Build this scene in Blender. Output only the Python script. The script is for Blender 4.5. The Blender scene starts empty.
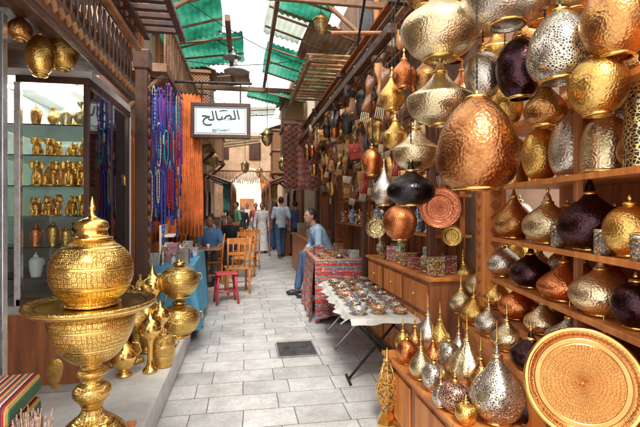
import bpy, math, random
from mathutils import Vector, Matrix
random.seed(11)
SC=bpy.context.scene; C=SC.collection
PI=math.pi
F=427.0; TH=math.atan(75/427); sn,cs=math.sin(TH),math.cos(TH)
def at(px,py,d):
    l=(px-320)/F*d
    return Vector((d*sn+l*cs, d*cs-l*sn, 1.5+(209-py)/F*d))
def gz(px,py,z=0):
    return at(px,py,(1.5-z)*F/(py-209))
ORD=['first','second','third','fourth','fifth','sixth','seventh','eighth','ninth','tenth','eleventh','twelfth','thirteenth','fourteenth','fifteenth','sixteenth','seventeenth','eighteenth','nineteenth','twentieth']
# ------------------------------------------------------------ mesh builder
class MB:
    def __init__(s): s.v=[]; s.f=[]; s.sm=[]; s.mi=[]; s.T=Matrix(); s.k=0
    def add(s,vs,fs,sm=False):
        n=len(s.v); s.v+=[tuple(s.T@Vector(v)) for v in vs]
        for f in fs: s.f.append([i+n for i in f]); s.sm.append(sm); s.mi.append(s.k)
        return s
    def box(s,c,d,rz=0,ry=0,rx=0):
        M=Matrix.Translation(c)@Matrix.Rotation(rz,4,'Z')@Matrix.Rotation(ry,4,'Y')@Matrix.Rotation(rx,4,'X')
        vs=[M@Vector((d[0]/2*a,d[1]/2*b,d[2]/2*e)) for a in(-1,1) for b in(-1,1) for e in(-1,1)]
        return s.add(vs,[(0,1,3,2),(4,6,7,5),(0,4,5,1),(2,3,7,6),(0,2,6,4),(1,5,7,3)])
    def bb(s,x0,x1,y0,y1,z0,z1): return s.box(((x0+x1)/2,(y0+y1)/2,(z0+z1)/2),(abs(x1-x0),abs(y1-y0),abs(z1-z0)))
    def cyl(s,a,b,r0,r1=None,n=10,sm=True):
        a=Vector(a);b=Vector(b); r1=r0 if r1 is None else r1
        d=(b-a).normalized(); u=d.orthogonal().normalized(); w=d.cross(u)
        vs=[];fs=[]
        for p,r in((a,r0),(b,r1)):
            for i in range(n):
                t=2*PI*i/n; vs.append(p+u*math.cos(t)*r+w*math.sin(t)*r)
        for i in range(n): j=(i+1)%n; fs.append((i,j,n+j,n+i))
        s.add(vs,fs,sm); s.add([vs[i] for i in range(2*n)],[list(range(n))[::-1],list(range(n,2*n))],False)
        return s
    def lathe(s,prof,n=24,o=(0,0,0),fl=0,fa=0,sx=1,sy=1,sm=True):
        vs=[];fs=[];o=Vector(o);m=len(prof)
        for r,z in prof:
            for i in range(n):
                t=2*PI*i/n; rr=r*(1+fa*abs(math.sin(t*fl/2))) if fl else r
                vs.append(o+Vector((rr*math.cos(t)*sx,rr*math.sin(t)*sy,z)))
        for k in range(m-1):
            for i in range(n):
                j=(i+1)%n; fs.append((k*n+i,k*n+j,(k+1)*n+j,(k+1)*n+i))
        return s.add(vs,fs,sm)
    def tube(s,pts,r,n=6):
        pts=[Vector(p) for p in pts]; m=len(pts); vs=[];fs=[]
        rs=r if isinstance(r,(list,tuple)) else [r]*m
        u=None
        for k,p in enumerate(pts):
            d=(pts[min(k+1,m-1)]-pts[max(k-1,0)]).normalized()
            u=d.orthogonal().normalized() if u is None else (u-d*u.dot(d)).normalized()
            w=d.cross(u)
            for i in range(n):
                t=2*PI*i/n; vs.append(p+(u*math.cos(t)+w*math.sin(t))*rs[k])
        for k in range(m-1):
            for i in range(n):
                j=(i+1)%n; fs.append((k*n+i,k*n+j,(k+1)*n+j,(k+1)*n+i))
        fs.append(list(range(n))[::-1]); fs.append(list(range((m-1)*n,m*n)))
        return s.add(vs,fs,True)
    def ball(s,c,r,n=12):
        r=(r,r,r) if isinstance(r,(int,float)) else r
        vs=[];fs=[];m=n//2+1
        for k in range(m+1):
            ph=-PI/2+PI*k/m
            for i in range(n):
                t=2*PI*i/n; vs.append(Vector(c)+Vector((r[0]*math.cos(ph)*math.cos(t),r[1]*math.cos(ph)*math.sin(t),r[2]*math.sin(ph))))
        for k in range(m):
            for i in range(n):
                j=(i+1)%n; fs.append((k*n+i,k*n+j,(k+1)*n+j,(k+1)*n+i))
        return s.add(vs,fs,True)
    def loft(s,rings,n=16):
        vs=[];fs=[]
        for c,w,d,ya in rings:
            ya=Vector(ya)
            for i in range(n):
                t=2*PI*i/n; vs.append(Vector(c)+Vector((w*math.cos(t),0,0))+ya*d*math.sin(t))
        m=len(rings)
        for k in range(m-1):
            for i in range(n):
                j=(i+1)%n; fs.append((k*n+i,k*n+j,(k+1)*n+j,(k+1)*n+i))
        fs.append(list(range(n))[::-1]); fs.append(list(range((m-1)*n,m*n)))
        return s.add(vs,fs,True)
    def grid(s,fn,nu,nv):
        vs=[fn(i/nu,j/nv) for j in range(nv+1) for i in range(nu+1)]
        fs=[(j*(nu+1)+i,j*(nu+1)+i+1,(j+1)*(nu+1)+i+1,(j+1)*(nu+1)+i) for j in range(nv) for i in range(nu)]
        return s.add(vs,fs,True)
    def build(s,name,mats,parent=None,bev=0,remesh=0,solid=0):
        me=bpy.data.meshes.new(name); me.from_pydata(s.v,[],s.f)
        me.polygons.foreach_set('use_smooth',s.sm); me.polygons.foreach_set('material_index',s.mi)
        if not isinstance(mats,(list,tuple)): mats=[mats]
        for m in mats: me.materials.append(m)
        me.validate(); me.update()
        o=bpy.data.objects.new(name,me); C.objects.link(o)
        if parent: o.parent=parent
        if solid:
            md=o.modifiers.new('s','SOLIDIFY'); md.thickness=solid
        if bev:
            md=o.modifiers.new('b','BEVEL'); md.width=bev; md.segments=2; md.limit_method='ANGLE'; md.angle_limit=.8
        if remesh:
            md=o.modifiers.new('r','REMESH'); md.mode='VOXEL'; md.voxel_size=remesh; md.use_smooth_shade=True
            md=o.modifiers.new('m','SMOOTH'); md.factor=.5; md.iterations=3
        return o
def thing(name,label,cat,loc=(0,0,0),rz=0,group=None):
    o=bpy.data.objects.new(name,None); C.objects.link(o); o.empty_display_size=.1
    o.location=loc; o.rotation_euler=(0,0,rz); return tag(o,label,cat,group)
def tag(o,label,cat,group=None,kind=None):
    o['label']=label; o['category']=cat
    if group: o['group']=group
    if kind: o['kind']=kind
    return o
def struct(o,label,cat): return tag(o,label,cat,None,'structure')
def dup(root,loc,rz,label,group=None):
    r=root.copy(); C.objects.link(r); r.location=loc; r.rotation_euler=(0,0,rz); r['label']=label
    if group: r['group']=group
    for ch in list(root.children):
        c=ch.copy(); C.objects.link(c); c.parent=r
        for g in ch.children:
            d=g.copy(); C.objects.link(d); d.parent=c
    return r
# ------------------------------------------------------------ materials
def base(name):
    m=bpy.data.materials.new(name); m.use_nodes=True; nt=m.node_tree; nt.nodes.clear()
    o=nt.nodes.new('ShaderNodeOutputMaterial'); b=nt.nodes.new('ShaderNodeBsdfPrincipled'); nt.links.new(b.outputs[0],o.inputs[0])
    t=nt.nodes.new('ShaderNodeTexCoord')
    return m,nt,b,t.outputs['Object'],o
def nd(nt,t,props={},ins={}):
    n=nt.nodes.new(t)
    for k,v in props.items(): setattr(n,k,v)
    for k,v in ins.items():
        if isinstance(v,bpy.types.NodeSocket): nt.links.new(v,n.inputs[k])
        else: n.inputs[k].default_value=v
    return n
def c4(c): return (c[0],c[1],c[2],1)
def ramp(nt,fac,stops,const=False):
    r=nt.nodes.new('ShaderNodeValToRGB'); nt.links.new(fac,r.inputs[0]); e=r.color_ramp.elements
    if const: r.color_ramp.interpolation='CONSTANT'
    while len(e)<len(stops): e.new(1)
    for i,(p,c) in enumerate(stops): e[i].position=p; e[i].color=c4(c)
    return r.outputs[0]
def mixc(nt,f,a,b,bt='MIX'):
    n=nd(nt,'ShaderNodeMixRGB',{'blend_type':bt})
    for i,v in ((0,f),(1,a),(2,b)):
        if isinstance(v,bpy.types.NodeSocket): nt.links.new(v,n.inputs[i])
        else: n.inputs[i].default_value=v if i==0 else c4(v)
    return n.outputs[0]
def mth(nt,op,a,b=0.0,c=0.0):
    return nd(nt,'ShaderNodeMath',{'operation':op},{0:a,1:b,2:c}).outputs[0]
def rndobj(nt,col,amt):
    oi=nd(nt,'ShaderNodeObjectInfo')
    mr=nd(nt,'ShaderNodeMapRange',{},{0:oi.outputs['Random'],3:1-amt,4:1+amt})
    h=nd(nt,'ShaderNodeHueSaturation',{},{'Color':col,'Value':mr.outputs[0]})
    return h.outputs[0]
def mat(name,col,rough=.6,metal=0,col2=None,vs=5,bs=0,bump=0,rnd=0,streak=None,emis=0,st=(.35,.65)):
    m,nt,b,co,o=base(name)
    vec=co
    if streak: vec=nd(nt,'ShaderNodeMapping',{},{0:co,3:streak}).outputs[0]
    col2=col2 or tuple(x*.6 for x in col)
    nz=nd(nt,'ShaderNodeTexNoise',{},{'Vector':vec,'Scale':vs,'Detail':6,'Roughness':.65})
    cc=ramp(nt,nz.outputs[0],[(st[0],col2),(st[1],col)])
    if rnd: cc=rndobj(nt,cc,rnd)
    nt.links.new(cc,b.inputs['Base Color']); b.inputs['Metallic'].default_value=metal
    n2=nd(nt,'ShaderNodeTexNoise',{},{'Vector':co,'Scale':vs*3,'Detail':3})
    rr=nd(nt,'ShaderNodeMapRange',{},{0:n2.outputs[0],1:.3,2:.7,3:max(.04,rough-.1),4:min(1,rough+.12)})
    nt.links.new(rr.outputs[0],b.inputs['Roughness'])
    if bump:
        n3=nd(nt,'ShaderNodeTexNoise',{},{'Vector':vec,'Scale':bs,'Detail':5})
        bp=nd(nt,'ShaderNodeBump',{},{'Strength':bump,'Distance':.01,'Height':n3.outputs[0]}); nt.links.new(bp.outputs[0],b.inputs['Normal'])
    if emis: b.inputs['Emission Color'].default_value=c4(col); b.inputs['Emission Strength'].default_value=emis
    return m
def hammered(name,col,col2,rough=.23,sc=110,bump=.5,rnd=.14):
    m,nt,b,co,o=base(name)
    nz=nd(nt,'ShaderNodeTexNoise',{},{'Vector':co,'Scale':9,'Detail':7,'Roughness':.72})
    v=nd(nt,'ShaderNodeTexVoronoi',{'feature':'SMOOTH_F1'},{'Vector':co,'Scale':sc,'Smoothness':.35})
    cc=ramp(nt,nz.outputs[0],[(.34,col2),(.57,col)])
    dk=ramp(nt,v.outputs['Distance'],[(.0,(1,1,1)),(.65,(.55,.48,.42))])
    cc=mixc(nt,.55,cc,dk,'MULTIPLY')
    cc=rndobj(nt,cc,rnd)
    nt.links.new(cc,b.inputs['Base Color']); b.inputs['Metallic'].default_value=1
    rr=nd(nt,'ShaderNodeMapRange',{},{0:nz.outputs[0],1:.3,2:.7,3:rough+.16,4:rough}); nt.links.new(rr.outputs[0],b.inputs['Roughness'])
    bp=nd(nt,'ShaderNodeBump',{},{'Strength':bump,'Distance':.0035,'Height':v.outputs['Distance']}); nt.links.new(bp.outputs[0],b.inputs['Normal'])
    return m
def filigree(name,col,hole=(.02,.012,.006),sc=70,rough=.28,th=.09):
    m,nt,b,co,o=base(name)
    v=nd(nt,'ShaderNodeTexVoronoi',{'feature':'DISTANCE_TO_EDGE'},{'Vector':co,'Scale':sc})
    nz=nd(nt,'ShaderNodeTexNoise',{},{'Vector':co,'Scale':8,'Detail':4})
    cc=ramp(nt,nz.outputs[0],[(.35,tuple(x*.65 for x in col)),(.65,col)])
    f=nd(nt,'ShaderNodeMapRange',{},{0:v.outputs['Distance'],1:th,2:th+.1})
    cc=mixc(nt,f.outputs[0],cc,hole)
    nt.links.new(rndobj(nt,cc,.12),b.inputs['Base Color'])
    nt.links.new(mth(nt,'SUBTRACT',1.0,f.outputs[0]),b.inputs['Metallic'])
    b.inputs['Roughness'].default_value=rough
    bp=nd(nt,'ShaderNodeBump',{'invert':True},{'Strength':.8,'Distance':.004,'Height':f.outputs[0]}); nt.links.new(bp.outputs[0],b.inputs['Normal'])
    return m
def engraved(name,col,dark,na=56,kz=46.0,bands=11.0,radial=False):
    m,nt,b,co,o=base(name)
    sp=nd(nt,'ShaderNodeSeparateXYZ',{},{0:co})
    if radial:
        ang=mth(nt,'ARCTAN2',sp.outputs[2],sp.outputs[0]); hgt=nd(nt,'ShaderNodeVectorMath',{'operation':'LENGTH'},{0:co}).outputs['Value']
    else:
        ang=mth(nt,'ARCTAN2',sp.outputs[1],sp.outputs[0]); hgt=sp.outputs[2]
    u=mth(nt,'MULTIPLY',ang,na/(2*PI)); w=mth(nt,'MULTIPLY',hgt,kz)
    vec=nd(nt,'ShaderNodeCombineXYZ',{},{0:u,1:w})
    v=nd(nt,'ShaderNodeTexVoronoi',{'feature':'DISTANCE_TO_EDGE','voronoi_dimensions':'2D'},{'Vector':vec.outputs[0],'Scale':1.0,'Randomness':.55})
    v2=nd(nt,'ShaderNodeTexVoronoi',{'feature':'F1','voronoi_dimensions':'2D'},{'Vector':vec.outputs[0],'Scale':2.3,'Randomness':.4})
    f1=nd(nt,'ShaderNodeMapRange',{},{0:v.outputs['Distance'],1:.1,2:.03}).outputs[0]
    f2=nd(nt,'ShaderNodeMapRange',{},{0:v2.outputs['Distance'],1:.34,2:.5}).outputs[0]
    f2=mth(nt,'MULTIPLY',f2,.6)
    fr=mth(nt,'FRACT',mth(nt,'MULTIPLY',hgt,bands))
    band=ramp(nt,fr,[(.0,(0,0,0)),(.05,(1,1,1)),(.84,(1,1,1)),(.88,(.0,.0,.0))])
    line=ramp(nt,fr,[(.0,(1,1,1)),(.03,(0,0,0)),(.86,(0,0,0)),(.88,(1,1,1)),(.9,(0,0,0)),(.98,(0,0,0)),(1,(1,1,1))])
    hh=mth(nt,'MAXIMUM',mth(nt,'MULTIPLY',mth(nt,'MAXIMUM',f1,f2),band),line)
    nz=nd(nt,'ShaderNodeTexNoise',{},{'Vector':co,'Scale':12,'Detail':6,'Roughness':.7})
    c1=ramp(nt,nz.outputs[0],[(.35,tuple(x*.75 for x in col)),(.6,col)])
    cc=mixc(nt,hh,c1,dark)
    nt.links.new(cc,b.inputs['Base Color']); b.inputs['Metallic'].default_value=1; b.inputs['Roughness'].default_value=.22
    bp=nd(nt,'ShaderNodeBump',{'invert':True},{'Strength':.6,'Distance':.0025,'Height':hh}); nt.links.new(bp.outputs[0],b.inputs['Normal'])
    return m
def kilim(name,cols,k=7,axis=2,rough=.9):
    m,nt,b,co,o=base(name)
    sp=nd(nt,'ShaderNodeSeparateXYZ',{},{0:co})
    y=mth(nt,'FRACT',mth(nt,'MULTIPLY',sp.outputs[axis],float(k)))
    n=len(cols); cc=ramp(nt,y,[(i/n,cols[i]) for i in range(n)],True)
    nz=nd(nt,'ShaderNodeTexNoise',{},{'Vector':co,'Scale':120,'Detail':2})
    cc=mixc(nt,.35,cc,ramp(nt,nz.outputs[0],[(.3,(.4,.4,.4)),(.7,(1,1,1))]),'MULTIPLY')
    nt.links.new(cc,b.inputs['Base Color']); b.inputs['Roughness'].default_value=rough
    bp=nd(nt,'ShaderNodeBump',{},{'Strength':.3,'Distance':.004,'Height':nz.outputs[0]}); nt.links.new(bp.outputs[0],b.inputs['Normal'])
    return m
def rug(name,field,cols,s=7.0,axis=(1,2)):
    m,nt,b,co,o=base(name)
    sp=nd(nt,'ShaderNodeSeparateXYZ',{},{0:co}); D=[]
    for k,ax in enumerate(axis): D.append(mth(nt,'PINGPONG',mth(nt,'MULTIPLY',sp.outputs[ax],s*(1,1.3)[k]),.5))
    d=mth(nt,'ADD',D[0],D[1])
    n=len(cols); cc=ramp(nt,d,[(0,cols[0]),(.12,field)]+[(.25+.55*i/n,cols[i]) for i in range(n)]+[(.85,field),(.93,cols[1])],True)
    v=nd(nt,'ShaderNodeTexVoronoi',{'feature':'F1'},{'Vector':co,'Scale':s*9})
    vs=nd(nt,'ShaderNodeSeparateColor',{},{0:v.outputs['Color']})
    pick=ramp(nt,vs.outputs[0],[(0,(0,0,0)),(.8,(1,1,1))],True)
    alt=ramp(nt,vs.outputs[1],[(i/n,cols[(i+2)%n]) for i in range(n)],True)
    cc=mixc(nt,pick,cc,alt)
    nz=nd(nt,'ShaderNodeTexNoise',{},{'Vector':co,'Scale':90,'Detail':2})
    cc=mixc(nt,.3,cc,ramp(nt,nz.outputs[0],[(.3,(.4,.4,.4)),(.7,(1,1,1))]),'MULTIPLY')
    nt.links.new(cc,b.inputs['Base Color']); b.inputs['Roughness'].default_value=.9
    return m
def mosaic(name,cols,sc=60,rough=.25,metal=0):
    m,nt,b,co,o=base(name)
    v=nd(nt,'ShaderNodeTexVoronoi',{'feature':'F1'},{'Vector':co,'Scale':sc})
    sp=nd(nt,'ShaderNodeSeparateColor',{},{0:v.outputs['Color']})
    n=len(cols); cc=ramp(nt,sp.outputs[0],[(i/n,cols[i]) for i in range(n)],True)
    e=nd(nt,'ShaderNodeTexVoronoi',{'feature':'DISTANCE_TO_EDGE'},{'Vector':co,'Scale':sc})
    f=nd(nt,'ShaderNodeMapRange',{},{0:e.outputs['Distance'],1:.02,2:.06})
    cc=mixc(nt,f.outputs[0],(.05,.04,.03),cc)
    nt.links.new(cc,b.inputs['Base Color']); b.inputs['Roughness'].default_value=rough; b.inputs['Metallic'].default_value=metal
    return m
def lattice(name,col,dark):
    m,nt,b,co,o=base(name)
    sp=nd(nt,'ShaderNodeSeparateXYZ',{},{0:co})
    s=mth(nt,'ADD',sp.outputs[0],sp.outputs[1])
    a=mth(nt,'PINGPONG',mth(nt,'MULTIPLY',mth(nt,'ADD',s,sp.outputs[2]),14.0),.5); c=mth(nt,'PINGPONG',mth(nt,'MULTIPLY',mth(nt,'SUBTRACT',s,sp.outputs[2]),14.0),.5)
    f=nd(nt,'ShaderNodeMapRange',{},{0:mth(nt,'MINIMUM',a,c),1:.14,2:.18}).outputs[0]
    nt.links.new(mixc(nt,f,col,dark),b.inputs['Base Color']); b.inputs['Roughness'].default_value=.6
    bp=nd(nt,'ShaderNodeBump',{'invert':True},{'Strength':.8,'Distance':.02,'Height':f}); nt.links.new(bp.outputs[0],b.inputs['Normal'])
    return m
def glassmat(name,tint=(.97,1,.99)):
    m,nt,b,co,o=base(name); nt.nodes.remove(b)
    t=nd(nt,'ShaderNodeBsdfTransparent',{},{0:c4(tint)}); g=nd(nt,'ShaderNodeBsdfGlossy',{},{0:(1,1,1,1),'Roughness':.03})
    fr=nd(nt,'ShaderNodeFresnel',{},{0:1.45})
    x=nd(nt,'ShaderNodeMixShader',{},{0:fr.outputs[0],1:t.outputs[0],2:g.outputs[0]}); nt.links.new(x.outputs[0],o.inputs[0])
    return m
def translucent(name,cols,tw=.6,vs=3):
    m,nt,b,co,o=base(name)
    nz=nd(nt,'ShaderNodeTexNoise',{},{'Vector':co,'Scale':vs,'Detail':5,'Roughness':.6})
    n=len(cols); cc=ramp(nt,nz.outputs[0],[(.33+.34*i/(n-1),c) for i,c in enumerate(cols)]); nt.links.new(cc,b.inputs['Base Color']); b.inputs['Roughness'].default_value=.5
    t=nd(nt,'ShaderNodeBsdfTranslucent',{},{0:cc})
    x=nd(nt,'ShaderNodeMixShader',{},{0:tw,1:b.outputs[0],2:t.outputs[0]}); nt.links.new(x.outputs[0],o.inputs[0])
    return m
def paving():
    m,nt,b,co,o=base('stone_paving')
    ds=nd(nt,'ShaderNodeTexNoise',{},{'Vector':co,'Scale':1.3,'Detail':2})
    wv=nd(nt,'ShaderNodeVectorMath',{'operation':'MULTIPLY_ADD'},{0:ds.outputs[1],1:(.03,.03,0),2:co})
    br=nd(nt,'ShaderNodeTexBrick',{'offset':.5,'squash':1.4,'squash_frequency':2},{'Vector':wv.outputs[0],'Color1':(.80,.80,.80,1),'Color2':(.60,.605,.62,1),'Mortar':(.24,.235,.225,1),'Scale':1.0,'Mortar Size':.005,'Mortar Smooth':.5,'Bias':-.1,'Brick Width':.38,'Row Height':.27})
    nz=nd(nt,'ShaderNodeTexNoise',{},{'Vector':co,'Scale':3.2,'Detail':10,'Roughness':.75})
    n2=nd(nt,'ShaderNodeTexNoise',{},{'Vector':co,'Scale':45,'Detail':5,'Roughness':.7})
    n4=nd(nt,'ShaderNodeTexNoise',{},{'Vector':co,'Scale':.8,'Detail':4})
    cc=mixc(nt,.75,br.outputs[0],ramp(nt,nz.outputs[0],[(.34,(.55,.54,.53)),(.6,(1,1,1))]),'MULTIPLY')
    cc=mixc(nt,.45,cc,ramp(nt,n2.outputs[0],[(.35,(.5,.48,.46)),(.6,(1,1,1))]),'MULTIPLY')
    cc=mixc(nt,.5,cc,ramp(nt,n4.outputs[0],[(.4,(.72,.70,.67)),(.6,(1,1,1))]),'MULTIPLY')
    nt.links.new(cc,b.inputs['Base Color'])
    rr=nd(nt,'ShaderNodeMapRange',{},{0:nz.outputs[0],1:.3,2:.7,3:.62,4:.36}); nt.links.new(rr.outputs[0],b.inputs['Roughness'])
    bp=nd(nt,'ShaderNodeBump',{},{'Strength':.5,'Distance':.01,'Height':mth(nt,'SUBTRACT',n2.outputs[0],br.outputs['Fac'])}); nt.links.new(bp.outputs[0],b.inputs['Normal'])
    return m
BR=hammered('brass_hammered',(1,.70,.22),(.68,.38,.09))
PG=hammered('pale_gold_hammered',(.98,.84,.56),(.58,.46,.24))
BZ=hammered('bronze_hammered',(.78,.42,.15),(.34,.15,.055))
BZF=hammered('copper_bronze_hammered',(.74,.34,.13),(.36,.13,.045),.2,82,.6)
CU=hammered('copper_hammered',(1,.38,.14),(.58,.16,.05))
PU=hammered('plum_hammered',(.10,.05,.06),(.035,.018,.022),.18,110,.35)
BK=hammered('black_metal_hammered',(.055,.05,.055),(.02,.016,.02),.2,110,.3)
SV=hammered('silver_hammered',(.93,.90,.83),(.50,.45,.39))
FG=filigree('gold_filigree',(1,.78,.36)); FS=filigree('silver_filigree',(.93,.86,.72),(.06,.035,.02),sc=100,th=.13); FR=filigree('rose_filigree',(.92,.55,.40),sc=80)
LM={'brass':BR,'pale gold':PG,'bronze':BZ,'copper':CU,'plum':PU,'black':BK,'silver':SV,'pierced gold':FG,'pierced silver':FS,'pierced rose':FR}
ENG=engraved('engraved_brass',(1,.72,.23),(.46,.21,.04))
POL=mat('polished_brass',(1,.74,.27),.18,1,(.8,.48,.13),8)
DKW=mat('dark_walnut',(.11,.043,.022),.4,0,(.036,.014,.009),5,14,.3,streak=(1,1,.15))
DKH=mat('dark_walnut_rail',(.13,.05,.026),.4,0,(.042,.017,.01),5,14,.3,streak=(6,.4,6))
WD=mat('red_brown_wood',(.50,.175,.055),.4,0,(.23,.07,.025),6,16,.25,streak=(2,2,.2),rnd=.15)
WDO=mat('orange_wood',(.76,.29,.07),.4,0,(.44,.13,.032),6,16,.25,streak=(2,2,.2),rnd=.1)
WDC=mat('bright_orange_wood',(.86,.34,.08),.38,0,(.6,.19,.04),6,16,.2,streak=(2,2,.2),rnd=.1)
WDL=mat('worn_board',(.64,.43,.24),.65,0,(.34,.2,.10),6,16,.35,streak=(3,.3,3),rnd=.2)
WDB=mat('weathered_beam',(.34,.19,.105),.6,0,(.15,.08,.045),6,16,.35,streak=(.6,.6,.6),rnd=.2)
PINK=mat('pink_plaster',(.76,.53,.43),.85,0,(.54,.35,.27),1.6,25,.4)
CREAM=mat('cream_plaster',(.80,.70,.55),.85,0,(.55,.45,.34),1.2,25,.4)
BRICK=mat('ochre_plaster',(.68,.47,.31),.85,0,(.42,.26,.16),1.5,25,.4)
STONE=mat('pale_stone',(.74,.73,.71),.45,0,(.5,.5,.49),4,30,.3)
ALU=mat('aluminium',(.85,.87,.9),.3,.7,(.6,.62,.65),6)
TEAL=mat('pale_back_panel',(.86,.90,.88),.4,0,(.74,.80,.78),4)
WHITE=mat('white_paint',(.82,.82,.80),.5,0,(.7,.7,.68),5)
LIT=mat('lit_tube',(1,.99,.95),.5,emis=17)
GL=glassmat('clear_glass')
SHG=glassmat('shelf_glass',(.90,.985,.96))
GRN=translucent('green_roof_sheet',[(.04,.28,.21),(.12,.48,.37),(.28,.66,.54),(.5,.75,.64)],.68,.9)
PALE=translucent('pale_roof_sheet',[(.5,.6,.54),(.75,.8,.74),(.86,.88,.84)],.68,1.2)
TIN=mat('weathered_tin',(.52,.47,.40),.5,.4,(.3,.17,.09),2.0,30,.3,st=(.40,.58))
IRON=mat('dark_iron',(.07,.065,.06),.5,.8,(.035,.03,.025),10)
CHR=mat('chrome_tube',(.8,.8,.82),.25,1,(.5,.5,.52),10)
LTH=[mat('tan_leather',(.58,.27,.09),.42,0,(.32,.13,.045),12,60,.3,.3),mat('brown_leather',(.27,.105,.042),.4,0,(.12,.045,.02),12,60,.3,.35),mat('cream_leather',(.70,.57,.40),.5,0,(.48,.35,.22),12,60,.3,.2),mat('black_leather',(.045,.03,.022),.35,0,(.018,.013,.012),12,60,.3),mat('red_leather',(.48,.055,.035),.4,0,(.26,.025,.02),12,60,.3,.15),mat('gold_leather',(.76,.48,.14),.35,.5,(.5,.28,.07),12,60,.3,.15)]
LTN=['tan','brown','cream','black','red','golden']
ROPE=mat('rope',(.45,.33,.2),.9)
# ------------------------------------------------------------ ground & sky
g=MB(); g.bb(-60,60,-60,90,-.5,0); struct(g.build('paving',paving()),'pale grey stone slab paving of the alley','paving')
g=MB(); g.bb(-2.6,-.6,-1.0,4.95,.004,.2)
struct(g.build('stone_step',STONE,bev=.012),'raised pale stone step in front of the left shop','step')
W=bpy.data.worlds.new('World'); SC.world=W; W.use_nodes=True; nt=W.node_tree
sk=nt.nodes.new('ShaderNodeTexSky'); sk.sky_type='NISHITA'; sk.sun_disc=False; sk.sun_elevation=math.radians(52); sk.sun_rotation=math.radians(187); sk.dust_density=6; sk.air_density=1.0; sk.ozone_density=.6
tc=nt.nodes.new('ShaderNodeTexCoord'); nz=nd(nt,'ShaderNodeTexNoise',{},{'Vector':tc.outputs['Generated'],'Scale':2.2,'Detail':6,'Roughness':.6})
fc=ramp(nt,nz.outputs[0],[(.3,(.65,.65,.65)),(.55,(1,1,1))])
sky=mixc(nt,fc,sk.outputs[0],(13.0,12.9,12.7))
nt.links.new(sky,nt.nodes['Background'].inputs[0]); nt.nodes['Background'].inputs[1].default_value=.15
sl=bpy.data.lights.new('sun','SUN'); sl.energy=4.0; sl.angle=math.radians(16); sl.color=(1,.95,.87); so=bpy.data.objects.new('sun',sl); C.objects.link(so)
sd=Vector((.12*math.cos(.907),.99*math.cos(.907),-math.sin(.907))).normalized(); so.rotation_euler=sd.to_track_quat('-Z','Y').to_euler()
cam=bpy.data.cameras.new('camera'); co_=bpy.data.objects.new('camera',cam); C.objects.link(co_); SC.camera=co_
cam.lens=24; cam.sensor_width=36; cam.clip_end=300; cam.clip_start=.05; cam.shift_y=-4.5/640
co_.location=(0,0,1.5); co_.rotation_euler=(PI/2,0,-TH)
SC.view_settings.view_transform='Standard'; SC.view_settings.look='None'; SC.view_settings.exposure=0
p=gz(296,350); t=thing('drain_cover','dark square metal drain cover lying on the pale paving','drain cover',(p.x,p.y,.0))
CI=mat('cast_iron',(.10,.10,.10),.5,.3,(.045,.045,.045),12,90,.5)
MB().bb(-.21,.21,-.23,.23,.002,.014).build('frame',mat('drain_frame',(.3,.3,.3),.6),t,bev=.004)
MB().bb(-.19,.19,-.21,.21,.014,.026).build('lid',CI,t,bev=.003)
for s in(-1,1): MB().tube([(s*.1-.025,0,.026),(s*.1-.02,0,.036),(s*.1+.02,0,.036),(s*.1+.025,0,.026)],.004,6).build('handle',IRON,t)
# ------------------------------------------------------------ left shop front
def rail_pat(b,x,y0,y1,z,s=.07):
    y=y0
    while y<y1:
        b.box((x,y+s/2,z),(.014,s*.55,s*.55),rx=PI/4); y+=s
CARV=mat('carved_brown',(.46,.22,.095),.5,0,(.23,.1,.04),8,30,.3)
t=thing('shop_canopy','dark carved wooden canopy above the glass display cabinet on the left','canopy',(-.95,1.0,0))
b=MB(); b.bb(-1.0,-.0,-.4,2.85,2.62,2.66); b.bb(-.5,.0,-.4,2.85,3.2,3.28); b.build('roof_board',DKH,t,bev=.008)
b=MB(); b.bb(-.02,.03,-.4,2.86,2.42,2.56); b.build('lower_rail',DKH,t,bev=.008)
b=MB(); b.bb(-.02,.045,-.4,2.88,2.9,3.2); b.build('fascia',DKH,t,bev=.006)
b=MB(); b.bb(.02,.07,-.4,2.9,2.86,2.9); b.build('lower_moulding',CARV,t,bev=.006)
b=MB(); b.bb(.02,.08,-.4,2.9,3.2,3.24); b.build('upper_moulding',CARV,t,bev=.006)
b=MB(); rail_pat(b,.034,-.3,2.8,2.49,.085); b.build('carving',CARV,t)
b=MB(); rail_pat(b,.05,-.3,2.8,3.05,.16); b.build('carving',CARV,t)
for i in range(34): MB().lathe([(.006,0),(.014,.03),(.008,.06),(.018,.12),(.008,.2),(.016,.24),(.006,.3)],8,o=(.005,-.35+i*.095,2.56)).build('spindle',DKW,t)
b=MB()
for i in range(7): b.bb(.04,.42,2.0+i*.14,2.05+i*.14,3.02,3.06)
b.bb(.38,.43,1.95,2.95,2.98,3.02); b.bb(.08,.13,1.95,2.95,2.98,3.02)
b.build('trellis',DKW,t,bev=.004)
t=thing('door_frame','dark wooden door frame with pale metal strip at the left edge','door frame',(-1.36,2.55,.2))
MB().bb(-.14,.02,-.1,.02,0,2.4).build('jamb',DKW,t,bev=.01)
MB().bb(-.01,.03,.1,.15,0,2.4).build('metal_strip',ALU,t,bev=.004)
b=MB()
for i in range(12): b.box((-.06,-.103,.15+i*.19),(.07,.012,.07),ry=PI/4)
b.build('carving',WD,t)
CX,CY=-1.1,3.3
t=thing('display_cabinet','tall dark framed glass display cabinet with brass ornaments inside','display cabinet',(CX,CY,.2))
b=MB(); b.bb(-.75,.0,0,1.12,0,.62); b.build('plinth',mat('cabinet_base',(.52,.50,.46),.5,0,(.36,.34,.31),5),t,bev=.006)
for q in ((-.70,-.06,-.012,-.001,.06,.56),(.001,.012,.08,.54,.06,.56),(.001,.012,.6,1.06,.06,.56)): MB().bb(*q).build('base_panel',WD,t,bev=.004)
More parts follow.
